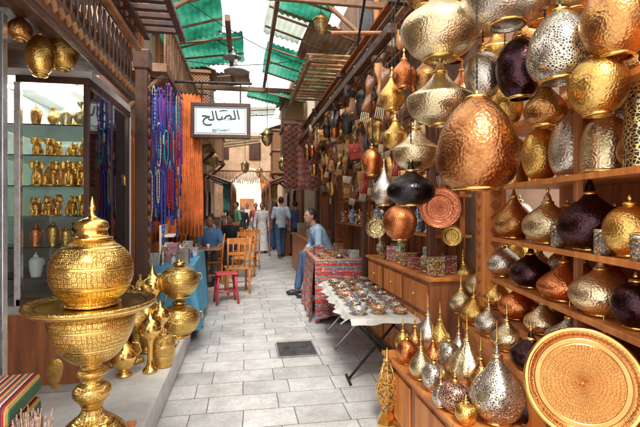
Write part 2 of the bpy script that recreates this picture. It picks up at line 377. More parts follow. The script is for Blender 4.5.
b=MB(); b.bb(-.49,-.45,0,.04,.62,2.19); b.build('metal_post',ALU,t,bev=.004)
b=MB()
for x,y in ((-.025,.025),(-.025,1.095),(-.025,.56)): b.bb(x-.018,x+.018,y-.018,y+.018,.62,2.19)
for z in (.62,2.19): b.bb(-.48,.0,0,.045,z,z+.05); b.bb(-.045,.0,.05,1.12,z,z+.05)
b.build('dark_frame',DKW,t,bev=.004)
MB().bb(-.75,-.72,.0,1.12,.62,2.24).build('back_panel',TEAL,t)
MB().bb(-.72,-.003,1.125,1.145,.62,2.24).build('end_panel',TEAL,t)
MB().bb(-.75,.0,.05,1.12,2.245,2.3).build('top_panel',WHITE,t)
MB().bb(-.44,-.05,.012,.018,.67,2.19).build('glass_pane',GL,t)
MB().bb(-.016,-.010,.05,1.07,.67,2.19).build('glass_pane',GL,t)
for z in (.80,1.02,1.24,1.46,1.68,1.90): MB().bb(-.71,-.05,.05,1.1,z,z+.008).build('glass_shelf',SHG,t)
MB().cyl((-.1,.1,2.17),(-.1,1.05,2.17),.012,n=8).build('light_tube',LIT,t); MB().cyl((-.6,.07,2.17),(-.12,.07,2.17),.012,n=8).build('light_tube',LIT,t)
MB().cyl((-.45,.1,2.2),(-.45,1.05,2.2),.012,n=8).build('light_tube',LIT,t)
t=thing('carved_pillar','dark carved wooden pillar between the display cabinet and the necklaces','pillar',(-1.02,4.5,.2))
MB().bb(-.06,.06,.0,.12,0,2.9).build('shaft',DKW,t,bev=.01)
b=MB()
for i in range(26): b.box((.063,.06,.1+i*.11),(.01,.05,.05),rx=PI/4)
b.build('carving',CARV,t)
MB().bb(-.08,.08,-.015,.14,2.7,2.9).build('capital',DKW,t,bev=.015)
def sprof(p,k=3):
    out=[]; n=len(p)
    for i in range(n-1):
        p0=p[max(i-1,0)];p1=p[i];p2=p[i+1];p3=p[min(i+2,n-1)]
        for j in range(k):
            u=j/k; q=[.5*((2*p1[e])+(p2[e]-p0[e])*u+(2*p0[e]-5*p1[e]+4*p2[e]-p3[e])*u*u+(3*p1[e]-p0[e]-3*p2[e]+p3[e])*u**3) for e in (0,1)]
            out.append((max(0,q[0]),q[1]))
    out.append(p[-1]); return out
GOLD=mat('gold_leafed',(1,.64,.17),.28,1,(.85,.4,.07),14,60,.5)
def figurine():
    t=thing('figurine','','figurine')
    b=MB(); b.ball((0,0,.055),(.038,.055,.05),12); b.ball((0,-.045,.10),(.027,.028,.03),12); b.cyl((0,-.02,.06),(0,-.04,.1),.028,.02,10)
    for s in(-1,1): b.cyl((s*.02,-.045,.0),(s*.02,-.035,.06),.012,.014,8); b.cyl((s*.028,.03,.0),(s*.026,.03,.05),.016,.02,8)
    b.tube([(0,-.07,.095),(0,-.09,.07),(0,-.09,.04),(0,-.1,.03)],[.012,.01,.008,.005],8)
    b.build('body',GOLD,t,remesh=.004)
    for s in(-1,1): MB().ball((s*.032,-.035,.105),(.018,.006,.024),10).build('ear',GOLD,t)
    MB().lathe([(0,0),(.05,0),(.052,.006),(.045,.01),(0,.01)],16).build('base',GOLD,t).location=(0,0,-.004)
    return t
f0=None
pos=[(-.40,.14),(-.30,.12),(-.19,.13),(-.09,.16),(-.08,.35),(-.08,.5),(-.08,.66),(-.09,.82),(-.09,.97),(-.36,.34),(-.25,.36),(-.3,.55)]
for z,sn_,ks in ((1.46,'middle',1.05),(1.24,'third',.85),(1.68,'fifth',.8)):
  for i,(x,y) in enumerate(pos):
    if z!=1.46 and i%3==2 : continue
    L='golden elephant figurine, %s %son the %s glass shelf of the cabinet'%(ORD[i if i<9 else i-9],'' if i<9 else 'of the back row ',sn_)
    o=figurine() if f0 is None else dup(f0,(0,0,0),0,L)
    f0=f0 or o; o['label']=L; o['group']='golden figurines in the cabinet'; o.location=(CX+x,CY+y,.2+z+.012); o.rotation_euler=(0,0,random.uniform(-.5,1.3)); o.scale=(ks*.92,ks*.92,ks*random.uniform(1.15,1.5))
VP=[sprof([(0,0),(.5,0),(.5,.05),(.35,.1),(.8,.25),(1,.42),(.85,.58),(.4,.72),(.28,.82),(.5,.97),(.45,1),(.3,.97)]),
    sprof([(0,0),(.6,0),(.62,.04),(.3,.12),(.25,.4),(.4,.5),(.95,.62),(1,.72),(.8,.8),(.4,.86),(.12,.95),(.0,1)]),
    sprof([(0,0),(.7,0),(.75,.05),(.95,.3),(1,.6),(.8,.75),(.45,.8),(.3,.9),(.1,.93),(.1,1),(0,1)])]
def vase(kind,w,h,m,label,loc,cat='vase',group=None,name='vase',parts=True,n=20):
    t=thing(name,label,cat,loc,0,group)
    MB().lathe([(r*w/2,z*h) for r,z in VP[kind]],n).build('vessel',m,t)
    b=MB(); b.lathe([(w*.26,0),(w*.29,.003),(w*.29,.008),(w*.24,.012)],16); b.build('foot_ring',POL,t)
    if parts:
        b=MB(); b.tube([(w*.3,0,h*.75),(w*.55,0,h*.72),(w*.62,0,h*.55),(w*.46,0,h*.42)],w*.035,6); b.build('handle',m,t)
    return t
CER=[mosaic('blue_white_glaze',[(.7,.75,.8),(.08,.18,.5),(.75,.75,.7),(.1,.35,.55)],55,.15),mosaic('red_gold_glaze',[(.6,.05,.03),(.85,.6,.2),(.08,.06,.3),(.7,.7,.6)],60,.2),mat('white_glaze',(.82,.84,.83),.12,0,(.7,.76,.76),8),mosaic('green_glaze',[(.05,.3,.2),(.8,.6,.2),(.7,.1,.05),(.1,.5,.5)],60,.2)]
for z,nm_ in [(.80,'lowest'),(1.02,'second'),(1.90,'top')]:
    i=0
    for x,y in [(-.40,.12),(-.30,.15),(-.20,.12),(-.11,.14),(-.08,.32),(-.09,.5),(-.08,.68),(-.09,.86),(-.1,1.0),(-.35,.35),(-.3,.55),(-.2,.4)]:
        m,mn=random.choice([(CER[2],'white glass'),(SV,'silver'),(BR,'brass'),(BR,'brass'),(CU,'copper'),(PG,'pale gold')]) if z!=1.90 else random.choice([(BR,'brass'),(BZ,'bronze'),(PG,'pale gold'),(BR,'brass')])
        vase(random.randrange(3),random.uniform(.07,.1),random.uniform(.13,.19),m,'%s vase, %s along the %s glass shelf of the cabinet'%(mn,ORD[i],nm_),(CX+x,CY+y,.2+z+.009),group='vases in the display cabinet'); i+=1
# ------------------------------------------------------------ lamps
PR={'teardrop':[(0,.04),(.42,.04),(.45,0),(.5,.0),(.52,.03),(.68,.07),(.88,.15),(1,.27),(.96,.37),(.78,.49),(.52,.6),(.3,.71),(.16,.82),(.08,.92),(.04,.98),(0,1)],
 'onion':[(0,.04),(.38,.04),(.4,0),(.46,0),(.48,.03),(.75,.1),(.95,.22),(1,.34),(.95,.45),(.78,.56),(.5,.66),(.28,.74),(.17,.82),(.11,.92),(.04,.99),(0,1)],
 'globe':[(0,.05),(.36,.05),(.38,0),(.44,0),(.46,.03),(.75,.14),(.95,.32),(1,.47),(.95,.62),(.75,.78),(.45,.88),(.22,.92),(.16,.97),(0,1)],
 'egg':[(0,.04),(.5,.04),(.52,0),(.58,0),(.6,.02),(.82,.1),(.97,.24),(1,.36),(.95,.52),(.82,.68),(.6,.83),(.35,.94),(.18,.98),(0,1)],
 'bowl':[(0,.03),(.22,.03),(.24,0),(.3,0),(.34,.02),(.7,.1),(.93,.24),(1,.38),(.97,.44),(.8,.5),(.5,.6),(.28,.72),(.15,.84),(.09,.95),(0,1)],
 'bell':[(.0,.06),(.78,.06),(.85,0),(.9,0),(.93,.03),(.95,.2),(.93,.42),(.86,.62),(.68,.78),(.35,.88),(.16,.94),(.1,1),(0,1)],
 'saucer':[(0,.05),(.32,.05),(.34,0),(.4,0),(.42,.02),(.72,.12),(.95,.3),(1,.42),(.9,.54),(.62,.66),(.34,.77),(.2,.88),(.12,.97),(0,1)]}
PR={k:sprof(v) for k,v in PR.items()}
def lamp(kind,w,h,mk,label,loc,hang=None,group=None,fl=0,spire=0):
    t=thing('metal_lamp',label,'lamp',loc,random.uniform(0,6),group)
    m=LM[mk]; r=w/2
    if 'very large' in label: m=BZF
    MB().lathe([(a*r,z*h) for a,z in PR[kind]],40 if w>.2 else 28,fl=fl,fa=.1 if fl else 0).build('lamp_shade',m,t)
    rb={'teardrop':.5,'onion':.46,'globe':.44,'egg':.58,'bowl':.3,'bell':.93,'saucer':.4}[kind]*r
    MB().lathe([(rb-.003,-.002),(rb+.006,.0),(rb+.008,.006),(rb+.004,.014),(rb-.002,.016)],28).build('base_ring',POL,t)
    q={'teardrop':(.82,.17),'onion':(.78,.2),'globe':(.93,.22),'egg':(.97,.25),'bowl':(.8,.2),'bell':(.92,.22),'saucer':(.84,.24)}[kind]
    MB().lathe([(q[1]*r,q[0]*h-.004),(q[1]*r+.006,q[0]*h),(q[1]*r+.005,q[0]*h+.007),(q[1]*r*.9,q[0]*h+.012)],18).build('collar',POL,t)
    b=MB(); s_=spire*h; b.lathe([(.004,h-.004),(.008,h+.002),(.010,h+.01),(.005,h+.018),(.004,h+.022+s_*.4),(.001,h+.026+s_)],10); b.build('finial',POL,t)
    if hang:
        top=hang-loc[2]; n=max(4,int((top-h)/.022)); pts=[];rs=[]
        for i in range(n*2+1): pts.append((0,0,h+.015+(top-h-.015)*i/(2*n))); rs.append(.0022 if i%2 else .0055)
        MB().tube(pts,rs,6).build('chain',IRON,t)
    return t
HZ=3.02
hang=[(440,60,2.15,78,74,'saucer','pale gold','wide'),(507,26,1.9,88,70,'saucer','silver','wide'),(560,82,1.75,62,72,'egg','pierced silver','round'),
(617,58,1.55,66,78,'globe','bronze','round'),(440,126,2.2,66,66,'bowl','pale gold','bowl shaped'),(483,100,2.15,36,52,'globe','silver','small round'),
(520,99,2.0,46,66,'globe','plum','dark round'),(598,116,1.6,54,64,'globe','brass','round'),(545,127,1.85,40,54,'teardrop','bronze','slender'),
(477,190,1.75,80,94,'egg','bronze','very large'),(416,171,2.5,46,52,'bowl','pale gold','bowl shaped'),(411,206,2.4,48,44,'onion','black','squat'),
(400,240,3.4,34,38,'globe','copper','small'),(392,110,2.9,26,40,'teardrop','brass','slender'),(404,88,2.75,24,36,'onion','copper','small'),
(470,12,2.3,44,50,'globe','brass','round'),(575,12,1.8,52,56,'saucer','pale gold','wide'),(640,100,1.7,40,50,'globe','bronze','round'),(455,62,2.5,30,36,'globe','plum','dark'),
(505,128,2.3,34,44,'globe','brass','round'),(425,92,2.8,26,38,'onion','bronze','small'),(540,24,2.1,40,50,'teardrop','brass','slender'),
(384,206,3.6,24,44,'teardrop','silver','slender'),(462,104,2.6,28,40,'teardrop','copper','slender'),(640,172,1.62,30,104,'bell','pierced gold','tall pierced'),(425,8,2.4,40,44,'onion','bronze','round'),
(590,58,2.3,38,46,'onion','silver','round'),(622,140,2.1,34,44,'globe','silver','round'),(496,66,2.6,32,40,'bowl','brass','bowl shaped'),(572,118,2.25,34,40,'onion','bronze','round'),
(452,128,2.9,28,36,'globe','bronze','round'),(488,34,2.7,30,38,'egg','silver','small'),(395,150,3.1,26,36,'bowl','brass','small bowl shaped'),(372,176,3.9,20,30,'globe','copper','small'),
(530,60,2.6,34,42,'globe','bronze','round'),(610,22,2.3,38,44,'egg','brass','round'),(465,40,2.9,28,34,'onion','silver','small')]
hs=sorted(hang,key=lambda a:a[0])
for i,(px,yb,d,w,h,k,mk,wd) in enumerate(hs):
    p=at(px,yb,d); side='left' if i<18 else 'right'; od=ORD[i] if i<18 else ORD[len(hs)-1-i]
    lamp(k,w*d/F,h*d/F,mk,'%s %s %s lamp, %s from the %s of the hanging cluster'%(wd,mk,k if k!='bell' else 'cylinder',od,side),p,HZ,'hammered metal lamps hanging over the right stall')
t=thing('hanging_rail','dark iron rails and timber bars carrying the hanging metal lamps','rail',(0,0,HZ))
for l0 in (.25,.5,.75,1.0,1.25):
    a=Vector((0.25*sn+l0*cs,.25*cs-l0*sn,0.012)); e=Vector((4.0*sn+(l0+.1)*cs,4.0*cs-(l0+.1)*sn,0.012)); MB().cyl(a,e,.011,n=8).build('rail',IRON,t)
for d in (.5,1.6,2.7,3.8): MB().cyl(Vector((d*sn+.1*cs,d*cs-.1*sn,.045)),Vector((d*sn+1.75*cs,d*cs-1.75*sn,.045)),.022,n=8).build('cross_bar',WD,t)
def LD(l,d,z=0): return Vector((d*sn+l*cs,d*cs-l*sn,z))
UA=-TH-math.atan2(.026,1)
t=thing('display_shelves','red brown wooden display shelves loaded with metal lamps','shelves',LD(1.124,1.5),UA)
for z in (1.04,1.31,1.65,2.0):
    b=MB(); b.bb(.0,.46,-1.0,1.36,z-.018,z); b.bb(-.010,.0,-1.0,1.36,z-.024,z+.003); b.build('shelf',WDO,t,bev=.003)
MB().bb(.47,.5,-1.0,1.42,0,3.0).build('back_panel',WD,t)
b=MB(); b.bb(-.03,.47,-1.0,1.42,0,.83); b.bb(-.04,-.03,-1.0,1.42,.79,.835); b.build('upper_step',WD,t,bev=.004)
b=MB(); b.bb(-.15,-.04,-1.0,1.5,0,.70); b.bb(-.16,-.15,-1.0,1.5,.66,.705); b.build('lower_step',WDO,t,bev=.004)
y=1.38
b=MB(); b.bb(-.06,.10,y,y+.15,.83,3.0); b.build('post',WDO,t,bev=.012)
b=MB()
for i in range(22): b.box((-.066,y+.075,.93+i*.085),(.014,.05,.05),rx=PI/4)
b.build('post_carving',WD,t)
b=MB()
for i in range(22): b.box((.02,y-.006,.93+i*.085),(.05,.014,.05),ry=PI/4)
b.build('post_carving',WD,t)
for y in (.42,-.4): MB().bb(.02,.05,y,y+.03,.83,2.9).build('upright',WD,t,bev=.003)
t=thing('low_ledge','low orange wooden ledge at the foot of the lamp shelves','ledge',(1.0,1.0,0))
b=MB(); b.bb(.03,.62,-.4,2.02,.004,.42); b.build('box',WD,t,bev=.006)
b=MB(); b.bb(.0,.64,-.42,2.05,.421,.45); b.build('top_board',WDO,t,bev=.006)
for i in range(5): MB().bb(.018,.028,-.3+i*.46,.08+i*.46,.06,.37).build('front_panel',WDO,t,bev=.006)
def row(lst,off,z,rowname,grp,spire=0):
    for i,(px,w,h,k,mk) in enumerate(sorted(lst)):
        d=(1.085+off)/((px-320)/F-.026); p=LD((px-320)/F*d,d,z+.004)
        lamp(k,w*d/F,h*d/F,mk,'%s %s lamp, %s from the left on the %s'%(mk,k,ORD[i],rowname),p,None,grp,fl=12 if (i%4==2 and w<40) else 0,spire=spire)
G='metal lamps standing on the shelves'
row([(512,34,54,'bell','brass'),(541,36,58,'globe','brass'),(572,42,72,'egg','silver'),(606,48,64,'bell','pale gold'),(638,36,64,'teardrop','bronze')],.1,1.65,'top shelf above the dark lamp',G)
row([(514,40,50,'teardrop','bronze'),(548,48,52,'onion','pale gold'),(590,60,72,'onion','plum'),(630,48,56,'globe','brass')],.08,1.31,'shelf just under the top shelf',G)
row([(520,26,36,'globe','silver'),(545,26,38,'teardrop','copper'),(568,28,38,'globe','brass'),(592,28,40,'onion','silver'),(615,28,40,'globe','bronze')],.3,1.31,'back row of the second shelf',G)
row([(503,34,38,'onion','silver'),(531,40,42,'onion','plum'),(564,50,46,'teardrop','copper'),(601,58,58,'onion','pale gold'),(636,44,50,'globe','plum')],.08,1.04,'third shelf down',G)
row([(518,24,34,'globe','brass'),(540,24,34,'onion','pale gold'),(562,26,36,'globe','silver'),(585,26,38,'onion','brass'),(612,26,40,'globe','copper')],.3,1.04,'back row of the third shelf',G)
row([(463,26,30,'onion','brass'),(481,30,34,'onion','pale gold'),(499,31,34,'teardrop','brass'),(518,38,36,'onion','copper'),(543,36,36,'teardrop','pale gold'),(570,46,38,'teardrop','silver'),(604,46,42,'onion','copper')],.05,.83,'upper step below the shelves',G,.15)
row([(475,22,28,'globe','copper'),(493,24,32,'onion','silver'),(512,26,34,'teardrop','brass'),(533,28,34,'onion','bronze'),(556,30,36,'globe','pale gold'),(588,32,36,'teardrop','brass')],.22,.83,'back row of the upper step',G,.15)
row([(449,22,28,'teardrop','bronze'),(461,24,30,'onion','pale gold'),(474,26,31,'teardrop','brass'),(489,28,33,'onion','silver'),(507,32,35,'teardrop','pale gold'),(531,40,38,'onion','plum')],-.09,.70,'lower step below the shelves',G,.35)
led=[(497,421,54,78,'teardrop','pierced silver'),(467,387,38,56,'teardrop','pale gold'),(455,411,30,32,'globe','pierced rose'),(434,391,24,30,'globe','pierced silver'),
(449,373,24,34,'globe','pierced silver'),(421,379,24,38,'teardrop','pale gold'),(407,364,20,26,'globe','copper'),(428,350,24,42,'teardrop','silver'),(440,352,22,38,'teardrop','brass'),(415,352,18,30,'teardrop','bronze'),(466,424,22,22,'globe','brass'),(527,424,28,38,'onion','plum'),
(481,396,26,44,'teardrop','bronze'),(441,407,18,28,'onion','silver'),(433,370,20,34,'teardrop','copper'),(459,366,22,38,'teardrop','silver'),(403,352,16,26,'onion','brass')]
for i,(px,yb,w,h,k,mk) in enumerate(sorted(led)):
    p=gz(px,yb,.45); d=1.05*F/(yb-209); p.z=.453
    lamp(k,w*d/F,h*d/F,mk,'%s %s lamp, %s from the left on the low ledge'%(mk,k,ORD[i]),p,None,'lamps on the low ledge',fl=10 if i%3==1 else 0,spire=.22 if k!='globe' else 0)
TD=1.43; p=at(583,383,TD); k_=.183/.212
t=thing('wooden_crate','plain wooden crate under the large round copper tray','crate',(p.x,p.y,.451),-TH-.35)
ch_=p.z-.183*math.cos(.22)-.451-.004
MB().bb(-.1,.1,-.1,.06,0,ch_-.012).build('box',WDO,t,bev=.004); MB().bb(-.105,.105,-.105,.065,ch_-.011,ch_).build('lid',WD,t)
t=thing('round_tray','large round engraved copper tray leaning at the lower right','tray',(p.x,p.y,p.z),-TH-.35); t.scale=(k_,k_,k_)
M_=Matrix.Rotation(PI/2-.22,4,'X')
b=MB(); b.T=M_; b.lathe(sprof([(0,0),(.09,.0),(.14,.001),(.165,.001),(.178,.006),(.185,.015),(.2,.019),(.208,.016),(.205,.01),(.18,-.008),(0,-.01)]),56); b.build('dish',engraved('tray_copper',(.90,.45,.15),(.62,.25,.07),72,70.0,6.0,True),t)
b=MB(); b.T=M_; b.lathe([(.192,.018),(.199,.023),(.206,.022),(.211,.014),(.206,.008)],56); b.build('rim',POL,t)
for i,(px,w,h) in enumerate([(558,13,22),(603,16,26),(640,16,26)]):
    z=1.31; d=(1.085+.02)/((px-320)/F-.026); p=LD((px-320)/F*d,d,z+.002)
    t=thing('mosaic_cup','small dark mosaic cup, %s from the left on the lamp shelf'%ORD[i],'cup',p,0,'mosaic cups')
    W_=w*d/F/2;H_=h*d/F
    MB().lathe([(0,0),(W_*.8,0),(W_,H_*.1),(W_,H_*.95),(W_*1.02,H_),(W_*.9,H_),(W_*.88,H_*.2),(0,H_*.15)],18).build('cup',mosaic('mosaic_cup_%d'%i,[(.5,.42,.3),(.08,.06,.04),(.4,.15,.04),(.15,.15,.15)],150,.3),t)
    MB().lathe([(W_*1.01,H_*.9),(W_*1.06,H_*.92),(W_*1.06,H_),(W_*.98,H_)],18).build('rim',SV,t)
p=gz(387,424); t=thing('obelisk_lantern','slender faceted pierced gold lantern standing on the paving beside the ledge','lantern',(p.x,p.y,0),.3)
MB().lathe([(.0,0),(.078,0),(.078,.02),(.06,.05),(.035,.09)],6,sm=False).build('foot',POL,t)
MB().lathe([(.035,.09),(.085,.23),(.08,.26),(.02,.44)],6,sm=False).build('pierced_body',mosaic('warm_gold_panels',[(.95,.62,.2),(.6,.14,.04),(.9,.55,.15),(.12,.22,.1),(.8,.4,.1)],95,.25,.6),t)
b=MB(); b.lathe([(.02,.44),(.03,.445),(.012,.47),(.01,.51),(.0,.535)],10)
for i in range(6):
    a=i*PI/3; c_=math.cos(a);s_=math.sin(a); b.tube([(.036*c_,.036*s_,.09),(.086*c_,.086*s_,.23),(.081*c_,.081*s_,.26),(.021*c_,.021*s_,.44)],.0035,5)
b.build('metal_cage',POL,t)
# ------------------------------------------------------------ brass urn
p=at(92,308,2.0)
t=thing('wooden_plinth','low dark wooden block under the tall engraved brass urn','plinth',(p.x,p.y,.2))
MB().bb(-.15,.15,-.15,.15,0,.2).build('block',DKW,t,bev=.008); MB().bb(-.16,.16,-.16,.16,.201,.22).build('top',WD,t,bev=.004)
t=thing('brass_urn','tall engraved brass urn with wide dish and lidded pot at lower left','urn',(p.x,p.y,.422))
t.scale=(.93,.93,1)
def L(pts,name,m,n=64,fl=0,fa=0):
    MB().lathe([(r,z-.422) for r,z in sprof(pts)],n,fl=fl,fa=fa).build(name,m,t)
L([(0,.422),(.15,.422),(.158,.435),(.15,.46),(.11,.5),(.06,.54),(.045,.57)],'foot',ENG,64,16,.05)
L([(.045,.57),(.06,.6),(.088,.635),(.085,.665),(.055,.69),(.045,.71),(.07,.73),(.072,.745),(.045,.765),(.05,.785)],'stem',ENG)
L([(.05,.785),(.1,.80),(.15,.85),(.185,.91),(.2,.965),(.2,1.0),(.19,1.012)],'bowl',ENG)
L([(.19,1.012),(.24,1.022),(.285,1.04),(.300,1.055),(.304,1.066),(.296,1.072),(.27,1.064),(.2,1.052),(.0,1.05)],'dish',ENG)
L([(.1,1.05),(.13,1.056),(.135,1.066),(.12,1.075),(.155,1.105),(.186,1.16),(.193,1.215),(.182,1.27),(.148,1.315),(.11,1.34),(.09,1.352)],'pot',ENG)
L([(.09,1.352),(.098,1.36),(.094,1.37),(.075,1.378),(.07,1.40),(.078,1.415),(.07,1.44),(.045,1.455),(.02,1.465),(.012,1.49),(.018,1.505),(.012,1.52),(.006,1.545),(.0,1.56)],'lid',POL)
def pot(px,yb,w,h,mk,label,kind='globe',z=.2):
    p=gz(px,yb,z); d=(1.5-z)*F/(yb-209); r=w*d/F/2; h=h*d/F
    t=thing('brass_pot',label,'pot',(p.x,p.y,z+.004))
    MB().lathe([(a*r,q*h) for a,q in PR[kind]],36).build('body',mk,t)
    MB().lathe([(r*.5,-.002),(r*.55,.0),(r*.55,.012),(r*.42,.02)],24).build('foot',POL,t)
    MB().lathe([(r*.25,h*.93),(r*.32,h*.95),(r*.3,h),(r*.2,h+.01),(r*.06,h+.015),(r*.08,h+.03),(0,h+.04)],20).build('lid',POL,t)
    for s in(-1,1): MB().tube([(s*r*.9,0,h*.7),(s*r*1.15,0,h*.68),(s*r*1.15,0,h*.52),(s*r*.97,0,h*.5)],.006,6).build('handle',POL,t)
    return t
pot(179,336,40,34,ENG,'round engraved brass pot at the bottom of the stack on the step')
q=pot(179,336,38,34,ENG,'round engraved brass pot stacked on top of the other'); q.location.z=.2+.40
for i,(px,yb,w,h,k,mm) in enumerate([(150,372,22,62,1,POL),(136,362,24,58,1,ENG),(124,376,26,44,0,POL),(112,366,22,70,1,ENG),(160,352,18,52,1,POL),(140,345,26,70,2,ENG),(152,338,22,74,1,POL),(118,345,26,80,2,ENG),(163,366,24,40,2,ENG),(146,352,22,66,0,BR),(60,388,30,46,2,BR),(36,384,28,40,0,ENG)]):
    p=gz(px,yb,.2); d=1.3*F/(yb-209)
    vase(k,w*d/F,h*d/F,mm,'slim brass vessel, %s of the group on the step behind the urn'%ORD[i],(p.x,p.y,.204),'vessel','brass vessels on the step','brass_vessel')
t=thing('textile_stack','folded striped cloths piled at the lower left corner','textiles',(-1.09,2.0,.2),.1)
STX=kilim('striped_cloth',[(.42,.02,.03),(.64,.46,.13),(.08,.2,.14),(.46,.03,.08),(.64,.56,.42),(.07,.02,.03)],20,0)
for i in range(5): MB().bb(-.17,.17,-.2,.2,.005+i*.108,.106+i*.108).build('folded_cloth',STX,t,bev=.03)
p=at(42,427,1.72)
t=thing('incense_jar','jar of thin incense sticks beside the brass urn foot','jar',(p.x-.03,p.y-.02,.2))
MB().lathe(sprof([(0,0),(.05,0),(.06,.1),(.05,.2),(.055,.24),(.045,.24),(.04,.1),(0,.05)]),18).build('jar',CER[2],t)
b=MB()
for i in range(110):
    a=random.uniform(0,6.3); r=random.uniform(.01,.085); b.cyl((r*.3*math.cos(a),r*.3*math.sin(a),.05),(r*math.cos(a),r*math.sin(a),random.uniform(.42,.50)),.0015,.003,4)
b.build('sticks',mat('straw',(.6,.42,.3),.8,0,(.2,.12,.12),60,rnd=.1),t)
for i,(px,yb,d,w,h,k,mk) in enumerate([(20,40,2.5,22,30,'onion','bronze'),(40,76,2.7,26,44,'globe','brass'),(62,70,2.9,30,40,'globe','brass'),(103,62,3.4,22,30,'globe','silver')]):
    p=at(px,yb,d); p.x=min(p.x,-1.02)
    lamp(k,w*d/F,h*d/F,mk,'%s %s lamp hanging under the dark canopy, %s from the left'%(mk,k,ORD[i]),p,max(2.62,p.z+h*d/F+.05) if p.z<2.5 else 3.2,'lamps under the left canopy')
# ------------------------------------------------------------ houses
t=thing('near_left_house','dark timber and plaster house above the left display cabinet','house',(-1.95,.5,0))
MB().bb(-.6,-.1,0,4.0,0.2,3.3).build('wall',mat('shop_wall',(.4,.27,.19),.8,0,(.22,.14,.1),2),t)
MB().bb(-.1,.5,4.12,4.2,.0,4.6).build('corner_pier',BRICK,t)
t=thing('left_house','pale pink plaster house with wooden shutters behind the hanging sign','house',(-1.45,4.72,0))
MB().bb(-.6,0,0,5.1,0,6.2).build('wall',PINK,t)
for y,z in ((1.1,3.5),(3.1,3.5)):
    f=MB(); f.bb(0,.06,y-.45,y+.45,z-.06,z); f.bb(0,.06,y-.45,y+.45,z+1.3,z+1.36); f.bb(0,.06,y-.45,y-.39,z,z+1.3); f.bb(0,.06,y+.39,y+.45,z,z+1.3)
    fo=f.build('window_frame',WD,t,bev=.006); s=MB()
    for i in range(14): s.box((.03,y,z+.06+i*.09),(.012,.76,.07),ry=.5)
    s.build('shutter',WDO,fo)
for y in (.2,1.7,3.2):
    s=MB(); s.bb(0,.04,y,y+1.2,0.02,2.5)
    for i in range(9): s.bb(.04,.07,y+.05+i*.125,y+.12+i*.125,.1,2.4)
    s.build('timber_door',WDO,t,bev=.005)
b=MB(); b.bb(0,.55,.5,5.1,3.1,3.2); b.build('balcony_deck',WDB,t,bev=.006)
b=MB(); b.bb(.5,.55,.5,5.1,3.75,3.8)
for i in range(24): b.cyl((.525,.52+i*.198,3.2),(.525,.52+i*.198,3.76),.016,n=6)
b.build('balcony_rail',WDB,t)
for i in range(5): MB().cyl((.02,.6+i*1.05,2.6),(.5,.6+i*1.05,3.1),.035,n=6).build('bracket',WDB,t)
def house(name,label,x,y0,l,h,s,wallm,rows):
    t=thing(name,label,'house',(x,y0,0)); MB().bb(*( (-.6,0) if s>0 else (0,.6)),0,l,0,h).build('wall',wallm,t)
    for y in [1.2+2.2*i for i in range(int((l-1)/2.2))]:
        for z in rows:
            f=MB(); f.bb(0,s*.07,y-.5,y+.5,z,z+2.1); fo=f.build('window_frame' if z>1 else 'door',[WD,DKW][int(y)%2],t,bev=.01)
            MB().bb(s*.07,s*.085,y-.38,y+.38,z+.12,z+1.98).build('pane',[IRON,WD][int(y)%2],fo)
            if z>1: MB().bb(s*.0,s*.14,y-.6,y+.6,z-.09,z-.005).build('sill',CREAM,fo)
    MB().bb(*((-.65,.12) if s>0 else (-.12,.65)),-.02,l+.02,h,h+.18).build('cornice',CREAM,t,bev=.02)
    return t
house('tall_left_house','tall ochre house further along the left side',-1.4,9.85,11.2,6.0,1,BRICK,(.05,3.4))
house('far_right_house','cream plaster house beyond the red carpets on the right',1.75,12,9.4,6.0,-1,CREAM,(.05,3.4))
LAT=lattice('wood_lattice',(.48,.23,.10),(.06,.028,.015))
def oriel(label,x,y,s,z0,dp=.55,l=1.5,h=1.6):
    t=thing('lattice_balcony',label,'balcony',(x,y,z0))
    MB().bb(0,s*dp,0,l,0,h).build('lattice_box',LAT,t)
    b=MB()
    for z in (-.08,h,h*.5): b.bb(0,s*(dp+.05),-.05,l+.05,z,z+.08)
    b.build('rails',WDB,t,bev=.01)
    for yy in (.05,l-.1): MB().tube([(0,yy,-.6),(s*dp*.6,yy,-.3),(s*dp,yy,-.08)],.045,6).build('bracket',WDB,t)
    MB().add([(0,-.1,h+.35),(s*(dp+.15),-.1,h+.09),(s*(dp+.15),l+.1,h+.09),(0,l+.1,h+.35)],[(0,1,2,3)]).build('roof',TIN,t,solid=.03)
oriel('wooden lattice balcony on the ochre house, nearest of the left ones',-1.38,10.4,1,3.1)
oriel('wooden lattice balcony on the ochre house, farther of the left ones',-1.38,14.8,1,3.2,.6)
oriel('wooden lattice balcony on the right, just beyond the carpets',1.74,12.4,-1,3.1,.6)
oriel('wooden lattice balcony on the right, near the far archway',1.74,17.0,-1,3.0,.65)
t=thing('right_house','brown plaster house with wooden shutters behind the leather goods','house',(1.95,2.95,0))
MB().bb(0,.6,0,9,0,5.4).build('wall',mat('umber_plaster',(.32,.19,.12),.85,0,(.17,.1,.065),2,25,.3),t)
for y in (.6,2.6,4.6,6.6):
    s=MB(); s.bb(-.05,0,y,y+1.4,.02,2.6)
    for i in range(7): s.bb(-.08,-.05,y+.06+i*.19,y+.17+i*.19,.1,2.5)
    s.build('shutter',WD,t,bev=.006)
for y in (1.2,3.6,6.2):
    f=MB(); f.bb(-.06,0,y-.5,y+.5,4.0,5.3); fo=f.build('window_frame',WDO,t,bev=.008); MB().bb(-.075,-.06,y-.4,y+.4,4.1,5.2).build('pane',IRON,fo)
t=thing('arched_gate_house','ochre gate house with pointed arch closing the far end of the alley','gate house',(.2,22,0))
b=MB(); b.bb(-4,-1.1,0,1,0,5.2); b.bb(1.3,4,0,1,0,5.2)
N=24
def az(x): q=abs((x-.1)/1.2); return 2.1+1.4*math.sqrt(max(0,1-q**1.6))
